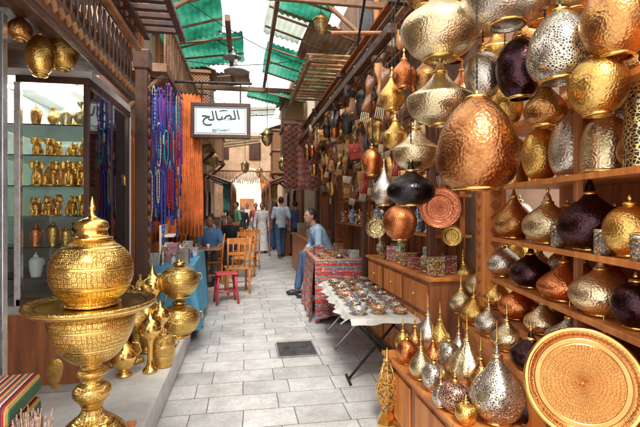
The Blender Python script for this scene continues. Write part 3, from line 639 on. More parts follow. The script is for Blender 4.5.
for i in range(N):
    x0=-1.1+2.4*i/N; x1=x0+2.4/N; z0,z1=az(x0),az(x1)
    b.add([(x0,0,z0),(x1,0,z1),(x1,0,5.2),(x0,0,5.2),(x0,1,z0),(x1,1,z1),(x1,1,5.2),(x0,1,5.2)],[(0,1,2,3),(4,7,6,5),(0,4,5,1),(3,2,6,7)])
b.build('wall',BRICK,t)
b=MB(); b.tube([(-1.1,-.04,0)]+[(-1.1+2.4*i/24,-.04,az(-1.1+2.4*i/24)) for i in range(25)]+[(1.3,-.04,0)],.09,6); b.build('arch_moulding',CREAM,t)
for i in range(4): MB().bb(-3.2+i*1.6,-2.6+i*1.6,-.06,0,4.0,4.9).build('window',DKW,t,bev=.02)
b=MB(); b.bb(-4,4,-.1,1.1,5.201,5.4); b.build('cornice',CREAM,t)
t=thing('distant_house','pale plaster house seen through the far archway','house',(.2,34,0))
MB().bb(-5,5,0,1,0,5).build('wall',CREAM,t); MB().bb(-2.4,-1.4,-.05,0,3.0,4.4).build('window',WD,t); MB().bb(1.0,2.0,-.05,0,3.0,4.4).build('window',WD,t); MB().bb(-.6,.5,-.05,0,.02,2.3).build('door',WD,t)
# ------------------------------------------------------------ overhead
def corr(label,x0,x1,y0,y1,z0,z1,m,skew=0,raf=True):
    t=thing('roof_sheet',label,'roof sheet',((x0+x1)/2,y0,0),skew)
    w=x1-x0; l=y1-y0; nu=int(w/.025)
    ph=random.uniform(0,6)
    b=MB(); b.grid(lambda u,v:Vector((-w/2+u*w+.01*math.sin(v*7+ph), v*l, z0+(z1-z0)*u+.018*math.sin(u*nu*PI/2)+.02*math.sin(v*5+ph+u*2))),nu,8); b.build('corrugated_sheet',m,t,solid=.003)
    if raf:
        for i in range(int(l/.8)+1): MB().tube([(-w/2,.02+i*.8,z0-.09),(w/2,.02+i*.8,z1-.09)],.022,4).build('rafter',WDB,t)
    return t
corr('nearest green roof sheet over the left half of the alley',-1.42,-.35,6.3,7.9,4.35,4.7,GRN,.03)
corr('second green roof sheet over the left half of the alley',-1.42,-.05,8.0,9.6,4.55,4.75,GRN,-.03)
corr('nearest green roof sheet over the right half of the alley',.5,1.35,5.7,7.4,4.9,4.65,GRN,-.03)
corr('pale translucent roof sheet overlapping the nearest right green one',.40,1.1,7.2,8.5,5.0,4.8,PALE,.04)
corr('weathered tin roof sheet over the right house edge',1.1,1.94,7.2,9.0,4.75,4.5,TIN,.02)
corr('farther green roof sheet over the right half of the alley',.45,1.94,8.9,10.8,4.95,4.55,GRN,.02)
corr('long tin roof sheet crossing the alley behind the green ones',-1.3,.1,10.6,11.8,4.7,4.9,TIN,-.03)
corr('green roof sheet crossing the alley behind the tin one',.1,1.7,11.9,13.2,4.9,4.6,GRN,.04)
corr('pale narrow roof sheet crossing beyond the gap of sky',-1.3,1.0,14.2,15.2,4.7,4.9,PALE)
corr('cream awning sheet high above the far alley',-1.3,.6,18.2,20.5,4.3,4.6,translucent('cream_sheet',[(.6,.52,.42),(.82,.75,.6)],.5))
t=thing('plank_roof','tan slatted plank roof high over the leather goods','roof',(.9,6.4,3.85))
b=MB()
for i in range(13): b.box((.55,.1+i*.22,.02+(i%2)*.006),(1.05,.13,.02),rz=random.uniform(-.05,.05))
b.build('planks',WDL,t,bev=.003)
for x in(.05,1.0): MB().bb(x,x+.06,0,2.9,-.09,-.0).build('joist',WDB,t)
t=thing('timber_frame','dark timber frame spanning the alley under the roof sheets','frame',(0,5.6,4.2))
for q in ((.42,.48,0,5.2,.2,.3),(-.3,-.22,.9,4.2,.1,.2),(-1.45,1.95,0.0,.07,.05,.13),(-1.45,1.95,4.3,4.38,.0,.1)): MB().bb(*q).build('beam',WDB,t,bev=.008)
for q in ([(-1.4,.05,-.5),(-.6,.05,.05)],[(1.9,.05,-.6),(1.1,.05,.05)]): MB().tube(q,.03,6).build('brace',WDB,t)
for i,(a,e,sag) in enumerate([((-1.3,5.2,4.4),(1.8,7.6,4.0),.3),((-1.3,7.0,3.9),(1.8,5.2,3.7),.25),((-1.35,9.5,4.3),(1.7,12.2,4.1),.3)]):
    a=Vector(a);e=Vector(e); pts=[a.lerp(e,k/16)-Vector((0,0,sag*4*(k/16)*(1-k/16))) for k in range(17)]
    tag(MB().tube(pts,.006,5).build('overhead_cable',IRON),['black cable sagging across the alley nearest the sign','black cable crossing high over the leather goods','black cable far beyond the green roof sheets'][i],'cable')
# hanging sign
p=at(221,121,5.6); t=thing('hanging_sign','white rectangular hanging sign with dark Arabic calligraphy in dark brown frame','sign',(p.x,p.y,p.z),-TH*.4)
MB().bb(-.34,.34,-.03,.03,-.2,.2).build('panel',mat('sign_white',(.80,.86,.84),.35,0,(.70,.78,.76),3),t,bev=.004)
b=MB(); b.bb(-.38,.38,-.05,.05,.182,.228); b.bb(-.38,.38,-.05,.05,-.228,-.182); b.bb(-.38,-.334,-.05,.05,-.181,.181); b.bb(.334,.38,-.05,.05,-.181,.181); b.build('frame',DKW,t,bev=.004)
b=MB(); b.bb(-.318,.318,-.034,-.03,.160,.166); b.bb(-.318,.318,-.034,-.03,-.166,-.160); b.bb(-.318,-.312,-.034,-.03,-.1595,.1595); b.bb(.312,.318,-.034,-.03,-.1595,.1595)
INK=mat('sign_ink',(.02,.06,.07),.5); INB=mat('sign_blue_ink',(.05,.3,.45),.5)
b.build('inner_border',INB,t)
for x in(-.25,.25): MB().cyl((x,0,.22),(x,0,.5),.01,n=6).build('hanger',IRON,t)
MB().cyl((-1.1,0,.5),(.4,0,.5),.018,n=8).build('bracket',IRON,t)
def text(s,wid,x,z,m,par,hgt=None,curve=0):
    cu=bpy.data.curves.new('t','FONT'); cu.body=s; cu.size=.3; cu.extrude=.002; cu.offset=.003
    o=bpy.data.objects.new('t',cu); C.objects.link(o); dg=bpy.context.evaluated_depsgraph_get(); dg.update()
    me=bpy.data.meshes.new_from_object(o.evaluated_get(dg)); C.objects.unlink(o); bpy.data.objects.remove(o)
    xs=[v.co.x for v in me.vertices]; ys=[v.co.y for v in me.vertices]
    cx,cy=(min(xs)+max(xs))/2,(min(ys)+max(ys))/2; k=wid/(max(xs)-min(xs)); ky=hgt/(max(ys)-min(ys)) if hgt else k
    for v in me.vertices:
        v.co.x=(v.co.x-cx)*k; v.co.y=(v.co.y-cy)*ky
        if curve: v.co.x+=-v.co.y*.18; v.co.y+=curve*v.co.x
    q=bpy.data.objects.new('lettering',me); C.objects.link(q); me.materials.clear(); me.materials.append(m); q.parent=par; q.location=(x,-.034,z); q.rotation_euler=(PI/2,0,0)
    return q
text("\uFEA2\uFEDF\uFE8E\uFEBC\uFEDF\uFE8D",.48,0,.035,INK,t,.19,.06)
MB().tube([(-.02,-.035,.12),(.03,-.035,.135),(.09,-.035,.13)],[.003,.006,.002],6).build('flourish',INK,t)
text("\uFEA2\uFEDF\uFE8E\uFEBC\uFEDF\uFE8D",.22,0,-.125,INB,t,.045)
def lantern(px,py,d,hpx,label,top):
    p=at(px,py,d); h=hpx*d/F; t=thing('hanging_lantern',label,'lantern',p)
    MB().lathe([(0,0),(h*.1,.0),(h*.2,h*.12),(h*.3,h*.3),(h*.3,h*.62),(h*.36,h*.66),(h*.2,h*.85),(h*.06,h)],8).build('body',FG,t)
    MB().lathe([(h*.3,h*.6),(h*.38,h*.63),(h*.38,h*.67),(h*.3,h*.7)],8).build('rim',POL,t)
    MB().cyl((0,0,h),(0,0,top-p.z),.006,n=5).build('chain',IRON,t)
lantern(267,146,8.5,18,'ornate brass lantern hanging over the middle of the alley',4.3)
lantern(321,34,6.3,22,'small dark lantern hanging under the right roof sheet',4.6)
EN=mat('white_enamel',(.6,.62,.6),.35)
def dish_lamp(px,py,d,w,label):
    p=at(px,py,d); r=w*d/F/2; t=thing('dish_lamp',label,'lamp',p)
    MB().lathe([(0,.04),(r*.5,.035),(r,0),(r*1.02,.01),(r*.5,.07),(.03,.1),(.03,.2),(0,.2)],24).build('shade',EN,t)
    MB().tube([(0,0,.2),(0,0,.35),(-.3,0,.5)],.01,6).build('bracket',IRON,t)
dish_lamp(236,72,7.0,24,'white dish lamp on bracket below the left green roof')
dish_lamp(232,58,7.6,18,'smaller white dish lamp above the other one')
# ------------------------------------------------------------ hanging goods, left side
BEADC=[('purple',(.24,.05,.36)),('blue',(.04,.1,.5)),('dark blue',(.02,.05,.28)),('purple',(.24,.05,.36)),('red',(.55,.03,.03)),('blue',(.04,.1,.5)),('crimson',(.42,.02,.1)),('turquoise',(.04,.35,.4)),('dark blue',(.02,.05,.28)),('amber',(.7,.32,.06)),('white',(.7,.66,.6))]
BEADM={n:mat(n.replace(' ','_')+'_beads',c,.22,0,None,40,rnd=.15) for n,c in BEADC}
t=thing('necklace_rail','iron rail holding bead necklaces beside the display cabinet','rail',(-1.0,4.72,2.85))
MB().tube([(.0,-.1,0),(.22,-.1,0),(.24,.75,0)],.01,6).build('rail',IRON,t)
for rowi,zt in enumerate((2.85,2.45,2.0)):
  for i in range(20):
    n,c=BEADC[(i*4+rowi+random.randrange(5))%11]
    if i<9: x=-.98+i*.026; y=4.62+random.uniform(-.04,.04)
    else: x=-.77+random.uniform(-.03,.03); y=4.7+(i-9)*.068
    ln=random.uniform(.3,.66); w=random.uniform(.010,.020); pts=[];rs=[]; m_=48
    for q in range(m_+1):
        u=q/m_; a=u*2-1
        xx=(w if a>0 else -w)*min(1,(1-abs(a))*10)*min(1,math.sqrt(abs(a)*4)) ; zz=-ln*(1-abs(a))
        pts.append((xx if i<9 else 0,0 if i<9 else xx,zz)); rs.append(.0075 if q%2 else .0035)
    t=thing('necklace','%s bead necklace, %s along the %s row of the left rail'%(n,ORD[i],['upper','middle','lower'][rowi]),'necklace',(x,y,zt-random.uniform(0,.14)),0,'bead necklaces on the left rail')
    MB().tube(pts,rs,6).build('beads',BEADM[n],t)
    MB().lathe([(0,-.10),(.014,-.095),(.009,-.03),(.011,-.01),(0,0)],8,o=(0,0,-ln)).build('tassel',BEADM[random.choice(BEADC)[0]],t)
def hangcloth(name,label,x,y,rz,w,ztop,zbot,m,folds=6,amp=.03,grp=None):
    t=thing(name,label,'textile',(x,y,zbot),rz,grp); H=ztop-zbot
    b=MB(); b.grid(lambda u,v:Vector((-w/2+u*w+.01*math.sin(v*7),amp*math.sin(u*folds*2*PI+math.sin(v*3))*(1-.5*v)+.01*math.sin(v*9+u*5),v*H+.02*math.sin(u*6)*(1-v))),folds*8,8); b.build('cloth',m,t,solid=.004)
    MB().cyl((-w/2-.05,0,H+.01),(w/2+.05,0,H+.01),.012,n=8).build('rod',IRON,t)
    return t
def clothm(n,c): return mat(n,c,.85,0,tuple(x*.55 for x in c),8,60,.3)
RC=clothm('orange_red_cloth',(.80,.22,.055))
hangcloth('curtain','orange red pleated curtain hanging beside the bead necklaces',-.72,5.85,.1,.34,3.02,1.15,RC,7,.028)
hangcloth('curtain','second orange red pleated curtain behind the first one',-1.1,6.6,-.1,.5,3.05,1.0,RC,8,.03)
hangcloth('shawl','dark purple shawl hanging behind the bead necklaces',-.93,4.95,0,.14,2.75,1.35,clothm('purple_cloth',(.2,.07,.3)),3)
hangcloth('shawl','deep blue shawl hanging behind the bead necklaces',-.84,5.1,.2,.12,2.7,1.4,clothm('blue_cloth',(.05,.09,.34)),3)
K1=rug('dark_rug',(.18,.025,.025),[(.4,.07,.045),(.07,.045,.09),(.55,.36,.2),(.13,.03,.03),(.27,.09,.055)],6,(0,2))
K2=rug('red_rug',(.55,.05,.035),[(.68,.45,.22),(.11,.045,.09),(.6,.13,.055),(.09,.14,.28),(.65,.09,.045)],6,(0,2))
for i,(px,d,w,z1,z0,m,n) in enumerate([(293,9.6,.42,3.4,1.95,K1,'dark'),(308,9.0,.45,3.35,1.9,K2,'red'),(321,8.4,.4,3.2,1.9,K1,'maroon'),(340,7.4,.4,3.0,2.1,K2,'bright red')]):
    p=at(px,150,d); hangcloth('hanging_carpet','%s patterned carpet, %s from the left of those hanging above the right stalls'%(n,ORD[i]),p.x,p.y,-.15,w,z1,z0,m,2,.015)
# leather goods
GRP='small goods on the right rods'
def slipper(mi,label,loc,rz,s=.8):
    t=thing('slipper_pair',label,'slippers',loc,rz,GRP); t.scale=(s,s,s); t.rotation_euler[1]=random.uniform(-.25,.25)
    for e in(-1,1):
        b=MB(); b.T=Matrix.Translation((e*.055,0,0))@Matrix.Rotation(e*.12,4,'Y')
        rg=[((0,0,-.27),.003,.003,(0,1,0)),((0,-.008,-.25),.022,.012,(0,1,0)),((0,-.004,-.2),.042,.026,(0,1,0)),((0,0,-.14),.044,.034,(0,1,0)),((0,.006,-.1),.038,.026,(0,1,0)),((0,.012,-.07),.036,.010,(0,1,0)),((0,.012,-.02),.034,.008,(0,1,0)),((0,.012,0),.02,.006,(0,1,0))]
        b.loft(rg,12); b.build('slipper',LTH[mi],t)
    MB().tube([(-.05,.01,-.01),(0,.01,.06),(.05,.01,-.01)],.002,4).build('cord',ROPE,t)
def bag(mi,label,loc,rz,s=1):
    t=thing('leather_bag',label,'bag',loc,rz,GRP); t.rotation_euler[1]=random.uniform(-.2,.2)
    w,h,dp=.085*s,.17*s,.022*s
    b=MB(); b.loft([((0,0,-h-.10),w*.8,dp*.4,(0,1,0)),((0,0,-h-.085),w*.97,dp*.85,(0,1,0)),((0,0,-h*.6-.08),w,dp,(0,1,0)),((0,0,-.12),w*.9,dp*.6,(0,1,0)),((0,0,-.1),w*.85,dp*.25,(0,1,0))],20); b.build('pouch',LTH[mi],t)
    b=MB(); b.grid(lambda u,v:Vector(((u-.5)*2*w*.9*(1-.3*v*v),-dp*.75-.01*math.sin(v*PI),-.1-v*h*.6)),8,6); b.build('flap',LTH[(mi+1)%3] if mi%2 else LTH[mi],t,solid=.005)
    MB().tube([(-w*.8,0,-.11),(-w*.5,0,-.05),(0,0,0),(w*.5,0,-.05),(w*.8,0,-.11)],.004,6).build('strap',LTH[mi],t)
    MB().ball((0,-dp-.01,-.1-h*.5),(.009,.005,.009),8).build('clasp',POL,t)
def strip(mi,label,loc,rz,s=1):
    t=thing('leather_strip',label,'leather strip',loc,rz,GRP); t.rotation_euler[1]=random.uniform(-.3,.3); w=.035*s;h=.34*s
    b=MB(); b.grid(lambda u,v:Vector(((u-.5)*2*w*(1+.3*math.sin(v*8)),.012*math.sin(v*12+u*3),-.03-v*h)),4,14); b.build('strap',LTH[mi],t,solid=.005)
    b=MB()
    for i in range(5): b.cyl(((i-2)*w*.45,0,-.03-h),((i-2)*w*.5,0,-.12-h),.005,.003,5)
    b.build('fringe',LTH[(mi+1)%3],t); MB().tube([(-w*.5,0,-.03),(0,0,.01),(w*.5,0,-.03)],.002,4).build('cord',ROPE,t)
def tinlamp(label,loc,rz,s,m):
    t=thing('small_lantern',label,'lantern',loc,rz,GRP); h=.2*s
    MB().lathe([(0,-.08-h),(.03*s,-.08-h),(.045*s,-.06-h),(.055*s,-.08-h*.6),(.05*s,-.08-h*.25),(.065*s,-.08-h*.2),(.03*s,-.07),(.008,-.05)],8).build('body',m,t)
    MB().cyl((0,0,-.055),(0,0,0),.003,n=5).build('hook',IRON,t)
t=thing('goods_rail','long dark beam and rods holding leather goods along the right stalls','rail',(1.15,2.9,2.9))
MB().bb(-.05,.03,.3,6.2,-.02,.06).build('beam',DKH,t,bev=.006)
rods=[(1.12,2.80,'front upper'),(1.25,2.44,'front middle'),(1.38,2.86,'back upper'),(1.42,2.1,'front lowest'),(1.3,2.62,'inner'),(1.5,2.36,'back middle'),(1.2,3.1,'highest')]
for x,z,_ in rods: MB().cyl((x-1.15,.35,z-2.9),(x-1.15,5.0,z-2.9),.008,n=6).build('rod',IRON,t)
for y in (.4,2.4,4.4,6.0): MB().bb(.0,.8,y,y+.06,.28,.34).build('bracket',DKW,t); MB().bb(.34,.40,y,y+.06,-2.85,.28).build('post',DKW,t,bev=.006)
for i in range(8): MB().box((.08+i*.1,3.3,.36+i*.03),(.085,5.9,.015),ry=-.28).build('awning_board',WDL if i%3 else WD,t)
for ri_,(x,z,rn) in enumerate(rods):
    n=20
    for i in range(n):
        y=3.3+i*(4.6/n)+random.uniform(-.07,.07); mi=random.choice([0,1,1,1,3,0,0,1,3,5,1,4,1,0]); rz=random.uniform(-1.2,.7); zz=z-random.uniform(0,.2); x_=x+random.uniform(-.04,.04)
        lab='%s leather %s, %s along the %s rod of the right stalls'; k=(i*2+ri_+random.randrange(3))%5
        if k==0: bag(mi,lab%(LTN[mi],'bag',ORD[i],rn),(x_,y,zz),rz,random.uniform(.75,1.2))
        elif k in(1,): slipper(mi,lab%(LTN[mi],'slipper pair',ORD[i],rn),(x_,y,zz),rz,random.uniform(.55,.8))
        elif k in(2,4): strip(mi,lab%(LTN[mi],'strip',ORD[i],rn),(x_,y,zz),rz,random.uniform(.6,1.15))
        else:
            mm,mn=random.choice([(FG,'pierced gold'),(BZ,'bronze'),(BR,'brass'),(CU,'copper'),(IRON,'dark iron')]); tinlamp('small %s lantern, %s along the %s rod of the right stalls'%(mn,ORD[i],rn),(x_,y,zz),rz,random.uniform(.8,1.3),mm)
def wallplate(px,py,d,w,mk,label):
    p=at(px,py,d); r=w*d/F/2; t=thing('wall_plate',label,'plate',p,-TH-.2)
    b=MB(); b.T=Matrix.Rotation(PI/2-.08,4,'X'); b.lathe(sprof([(0,0),(r*.6,0),(r*.66,.008),(r*.9,.012),(r,.02),(r*.98,.008),(r*.6,-.01),(0,-.01)]),36); b.build('plate',mk,t)
    MB().cyl((0,.01,r*.98),(0,.01,r*.98+.3),.003,n=5).build('cord',ROPE,t)
wallplate(440,208,3.3,40,engraved('red_plate',(.88,.33,.16),(.4,.09,.05),40,50.0,14.0,True),'reddish engraved copper plate hanging beside the carved post')
wallplate(376,228,4.6,20,FG,'pierced brass plate hanging over the right counters')
wallplate(452,236,3.6,20,BR,'small brass plate hanging below the reddish one')
# ------------------------------------------------------------ tables
def drape(t,w,l,h,drop,m,name='tablecloth'):
    b=MB(); n=140
    def per(u):
        P=2*(w+l); s=u*P
        if s<w: return Vector((-w/2+s,-l/2,0)),Vector((0,-1,0))
        s-=w
        if s<l: return Vector((w/2,-l/2+s,0)),Vector((1,0,0))
        s-=l
        if s<w: return Vector((w/2-s,l/2,0)),Vector((0,1,0))
        s-=w; return Vector((-w/2,l/2-s,0)),Vector((-1,0,0))
    def fn(u,v):
        q,nn=per(min(u,.99999)); a=.004+v*(.045+.022*math.sin(u*64)+.015*math.sin(u*151+2))
        return q+nn*a+Vector((0,0,h-drop*v*(1-.06*math.sin(u*23))))
    b.grid(fn,n,6); b.add([(-w/2-.004,-l/2-.004,h+.001),(w/2+.004,-l/2-.004,h+.001),(w/2+.004,l/2+.004,h+.001),(-w/2-.004,l/2+.004,h+.001)],[(0,1,2,3)])
    return b.build(name,m,t)
TX,TY,TZ=1.18,4.3,.6
t=thing('folding_table','low folding table with metal cross legs and whitish cloth holding painted dishes','table',(TX,TY,0),-.06)
MB().bb(-.27,.27,-.9,.9,TZ-.03,TZ-.004).build('tabletop',mat('grey_top',(.45,.46,.46),.5),t,bev=.004)
for y in (-.7,.1,.75):
    for s in(-1,1): MB().tube([(-.25*s,y+.015*s,0.012),(.24*s,y+.015*s,TZ-.03)],.012,8).build('leg',IRON if y<0 else CHR,t)
    for s in(-1,1): MB().cyl((s*.25,y-.1,.012),(s*.25,y+.12,.012),.0125,n=8).build('foot_bar',IRON if y<0 else CHR,t)
drape(t,.55,1.81,TZ,.045,mat('whitish_cloth',(.70,.69,.64),.85,0,(.52,.51,.47),10,80,.2))
PC=[mosaic('dish_glaze_%d'%i,c,s,.15) for i,(c,s) in enumerate([([(.55,.12,.05),(.65,.58,.42),(.1,.1,.25),(.7,.45,.12)],75),([(.05,.25,.33),(.6,.6,.52),(.5,.08,.04),(.04,.08,.2)],65),([(.07,.07,.07),(.65,.52,.35),(.35,.07,.03),(.12,.16,.06)],85),([(.6,.62,.6),(.08,.2,.42),(.6,.6,.58),(.55,.22,.07)],55)])]
PN=['red and cream','turquoise','black and gold','white and blue']
def dish(loc,r,h,i,label,grp):
    t=thing('painted_dish',label,'dish',loc,0,grp)
    MB().lathe(sprof([(0,0),(r*.5,0),(r*.52,.006),(r*.85,h*.6),(r,h),(r*.95,h),(r*.78,h*.55),(r*.45,.012),(0,.01)],2),24).build('bowl',PC[i],t)
    MB().lathe([(r*.95,h-.002),(r*1.01,h-.001),(r*1.01,h+.003),(r*.95,h+.003)],24).build('rim',POL if i%2 else WD,t)
for r_ in range(10):
    for q in range(3):
        i=random.randrange(4); y=TY-.80+r_*.175+random.uniform(-.02,.02); x=TX-.18+q*.18+(y-TY)*.06+random.uniform(-.01,.01)
        dish((x,y,TZ+.003),random.uniform(.05,.085),random.uniform(.03,.07),i,'%s painted dish, %s in the %s row on the folding table'%(PN[i],ORD[q],ORD[r_]),'painted dishes on the folding table')
t=thing('draped_table','table draped to the ground with red patterned rug','table',(1.27,6.15,0),-.05)
MB().bb(-.33,.33,-.65,.65,.8,.83).build('tabletop',WD,t)
KT=rug('drape_rug',(.58,.055,.04),[(.7,.48,.26),(.09,.1,.28),(.65,.15,.07),(.1,.27,.25),(.46,.035,.04)],6.5,(1,2)); drape(t,.68,1.32,.835,.78,KT)
for s_ in (-1,1):
    for s2 in (-1,1): MB().bb(s_*.29-.02,s_*.29+.02,s2*.6-.02,s2*.6+.02,0.004,.8).build('leg',WD,t)
def box_(loc,d,m,label,grp,rz=0):
    t=thing('inlaid_box',label,'box',loc,rz,grp)
    MB().bb(-d[0]/2,d[0]/2,-d[1]/2,d[1]/2,0,d[2]*.7).build('case',m,t,bev=.003)
    MB().bb(-d[0]/2-.003,d[0]/2+.003,-d[1]/2-.003,d[1]/2+.003,d[2]*.705,d[2]).build('lid',m,t,bev=.005)
    MB().ball((0,-d[1]/2-.005,d[2]*.7),.006,8).build('clasp',POL,t)
INL=[mosaic('inlay_%d'%i,c,110,.3) for i,c in enumerate([[(.3,.12,.045),(.6,.5,.32),(.14,.05,.025),(.45,.26,.1)],[(.5,.05,.035),(.6,.5,.26),(.28,.025,.02),(.14,.14,.3)],[(.7,.7,.66),(.42,.42,.42),(.66,.66,.62),(.22,.3,.4)]])]
INN=['brown inlaid','red lacquered','white shell']
for i in range(15):
    j=random.randrange(3); lo=(1.05+(i%3)*.2,5.62+(i//3)*.24,.838)
    if i%2: dish(lo,.075,.04,i%4,'%s painted dish, %s on the red draped table'%(PN[i%4],ORD[i]),'dishes on the draped table')
    else: box_(lo,(.13,.1,random.uniform(.06,.15)),INL[j],'%s box, %s on the red draped table'%(INN[j],ORD[i]),'boxes on the draped table',random.uniform(-.3,.3))
t=thing('wooden_cabinet','red brown wooden drawer cabinet between lamp shelves and leather goods','cabinet',(1.68,4.1,0))
MB().bb(-.22,.22,-.9,.85,.06,.92).build('carcass',WD,t,bev=.006); MB().bb(-.25,.24,-.93,.88,.921,.95).build('top_board',WDO,t,bev=.005)
for z in (.12,.4,.66):
    for y in (-.85,-.27,.3):
        f=MB().bb(-.236,-.221,y,y+.5,z,z+.22).build('drawer',WDO,t,bev=.004); MB().ball((-.245,y+.25,z+.11),.014,8).build('knob',POL,f)
for i in range(16):
    y=3.28+i*.105; x=1.54+(i%2)*.16; j=i%3
    if i%3==2: vase(i%2,.09,.22,[BR,CER[1],CER[3]][j],'small ornate vase, %s along the wooden cabinet top'%ORD[i],(x,y,.953),group='goods on the wooden cabinet')
    else: box_((x,y,.952),(.12,.09,random.uniform(.05,.16)),INL[j],'%s box, %s along the wooden cabinet top'%(INN[j],ORD[i]),'goods on the wooden cabinet',random.uniform(-.4,.4))
t=thing('wall_shelf','narrow wooden wall shelves of ornaments under the leather goods','shelves',(1.75,5.3,0))
for z in (1.25,1.6): MB().bb(-.15,.18,-1.9,2.4,z,z+.025).build('shelf',WD,t,bev=.003)
for y in (-1.85,.2,2.35): MB().bb(-.12,-.08,y,y+.04,0.0,1.9).build('post',WD,t)
for r_,z in enumerate((1.278,1.628)):
    for i in range(18):
        mm,mn=[(BR,'brass'),(CER[1],'red'),(CU,'copper'),(BZ,'bronze'),(CER[0],'blue'),(SV,'silver')][(i*5+r_)%6]
        vase((i+r_)%3,.12,random.uniform(.19,.29),mm,'%s ornament, %s along the %s wall shelf'%(mn,ORD[i],['lower','upper'][r_]),(1.68,3.55+i*.215,z),'ornament','ornaments on the wall shelves','ornament')
t=thing('spice_counter','orange wooden counter behind the seated man on the right','counter',(1.5,9.4,0))
MB().bb(-.3,.35,-1.2,1.6,.004,.86).build('carcass',WDO,t,bev=.01); MB().bb(-.34,.38,-1.24,1.64,.861,.9).build('top_board',WD,t,bev=.005)
for i in range(10):
    j=i%3; box_((1.38+(i%2)*.25,8.4+i*.26,.902),(.2,.16,random.uniform(.1,.3)),INL[j],'%s box, %s along the orange counter'%(INN[j],ORD[i]),'boxes on the orange counter')
t=thing('blue_draped_table','table under a bright blue cloth covered with small white goods','table',(-.88,6.0,0),.03)
MB().bb(-.26,.26,-.95,.95,.82,.85).build('tabletop',WD,t)
drape(t,.55,1.95,.855,.76,mat('sky_blue_cloth',(.15,.48,.72),.8,0,(.1,.34,.56),5,60,.25))
for s_ in (-1,1):
    for s2 in (-1,1): MB().bb(s_*.22-.02,s_*.22+.02,s2*.85-.02,s2*.85+.02,0.004,.82).build('leg',WD,t)
BM_=[(CER[2],'white'),(mat('amber_glass',(.6,.25,.05),.1),'amber'),(CER[2],'white'),(SV,'silver'),(mat('pink_card',(.65,.3,.35),.5),'pink'),(mat('blue_glass',(.05,.15,.5),.1),'blue')]
for i in range(20):
    m_,mn=BM_[(i*3+i//5)%6]; x=-1.04+(i%4)*.11; y=5.15+(i//4)*.33+random.uniform(-.05,.05)
    if i%3:
        t=thing('perfume_bottle','%s perfume bottle, %s on the blue draped table'%(mn,ORD[i]),'bottle',(x,y,.858),0,'bottles on the blue table')
        w=random.uniform(.025,.04);h=random.uniform(.1,.22)
        MB().lathe(sprof([(0,0),(w,0),(w*1.05,h*.1),(w,h*.55),(w*.4,h*.7),(w*.35,h*.8),(0,h*.8)]),14).build('flask',m_,t)
        MB().ball((0,0,h*.9),(w*.4,w*.4,h*.14),8).build('stopper',POL,t)
    else: box_((x,y,.858),(.13,.1,random.uniform(.1,.2)),[INL[2],m_][i%2],'%s small box, %s on the blue draped table'%('white shell' if i%2==0 else mn,ORD[i]),'boxes on the blue table',random.uniform(-.4,.4))
t=thing('white_display_rack','stepped white rack of small goods on the blue table','rack',(-1.05,6.4,.858))
for i in range(3): MB().bb(-.06,.1,-.35,.45,.0+i*.13,.02+i*.13).build('tray',WHITE,t)
MB().bb(-.09,-.065,-.35,.45,0,.42).build('back',WHITE,t)
# ------------------------------------------------------------ cafe furniture
def chair(m=WDC):
    t=thing('cafe_chair','','chair')
    MB().bb(-.22,.22,-.21,.21,.43,.46).build('seat',m,t,bev=.008)
    for x in(-.19,.19):
        MB().tube([(x,.19,.43),(x,.2,.2),(x,.21,0.003)],.02,6).build('leg',m,t)
        MB().tube([(x,-.2,.43),(x,-.2,.2),(x,-.23,0.003)],.02,6).build('leg',m,t)
    b=MB()
    for x in(-.19,.19): b.tube([(x,-.2,.46),(x,-.22,.7),(x,-.26,.98)],.018,6)
    b.box((0,-.25,.94),(.42,.025,.1),rx=.12); b.box((0,-.23,.72),(.38,.02,.05),rx=.1)
    for x in(-.1,0,.1): b.tube([(x,-.215,.48),(x,-.25,.92)],.012,5)
    b.build('backrest',m,t); b=MB()
    for x in(-.19,.19): b.tube([(x,.2,.18),(x,-.21,.18)],.011,5)
    b.tube([(-.19,0,.18),(.19,0,.18)],.011,5); b.build('stretcher',m,t)
    return t
c0=chair()
chs=[(240,296,.15,'orange wooden chair nearest the camera, facing down the alley'),(246,282,2.9,'second orange wooden chair, behind the nearest one'),(252,272,.2,'third orange wooden chair, near the alley middle'),(214,287,1.6,'orange wooden chair against the left wall beside the blue table'),(236,268,3.0,'orange wooden chair at the far cafe table'),(228,262,-1.6,'orange wooden chair at the far left wall')]
for i,(px,py,rz,lb) in enumerate(chs):
    p=gz(px,py-4); o=c0 if i==0 else dup(c0,(0,0,0),0,lb,'cafe chairs'); o.location=(p.x-.05,p.y,0); o.rotation_euler=(0,0,rz); o['label']=lb; o['group']='cafe chairs'
def table(loc,label):
    t=thing('cafe_table',label,'table',loc,0,'cafe tables')
    MB().bb(-.3,.3,-.3,.3,.71,.74).build('tabletop',WD,t,bev=.006)
    MB().lathe([(.2,0.003),(.2,.03),(.04,.06),(.03,.1),(.03,.66),(.12,.705),(0,.706)],12).build('pedestal',IRON,t)
    t2=thing('tea_glass','tea glass standing on the '+label,'glass',(loc[0]+.05,loc[1]-.1,.742)); MB().lathe([(0,0),(.025,0),(.03,.08),(.028,.08),(.022,.01),(0,.008)],12).build('cup',CER[2],t2); MB().lathe([(0,-.001),(.05,0),(.055,.006),(0,.004)],14).build('saucer',SV,t2)
table((-.75,8.6,0),'square wooden cafe table nearest the blue draped table'); table((-.65,10.6,0),'square wooden cafe table in the middle of the left row'); table((-.6,12.6,0),'square wooden cafe table farthest down the alley')
p=gz(226,303); t=thing('red_stool','small red stool standing near the blue draped table','stool',(p.x,p.y,0),.2)
RP=mat('red_paint',(.62,.05,.07),.35,0,(.45,.035,.05),8)
MB().bb(-.17,.17,-.15,.15,.46,.49).build('seat',RP,t,bev=.012)
for sx in(-1,1):
    for sy in(-1,1): MB().tube([(sx*.13,sy*.11,.46),(sx*.17,sy*.15,.003)],.018,6).build('leg',RP,t)
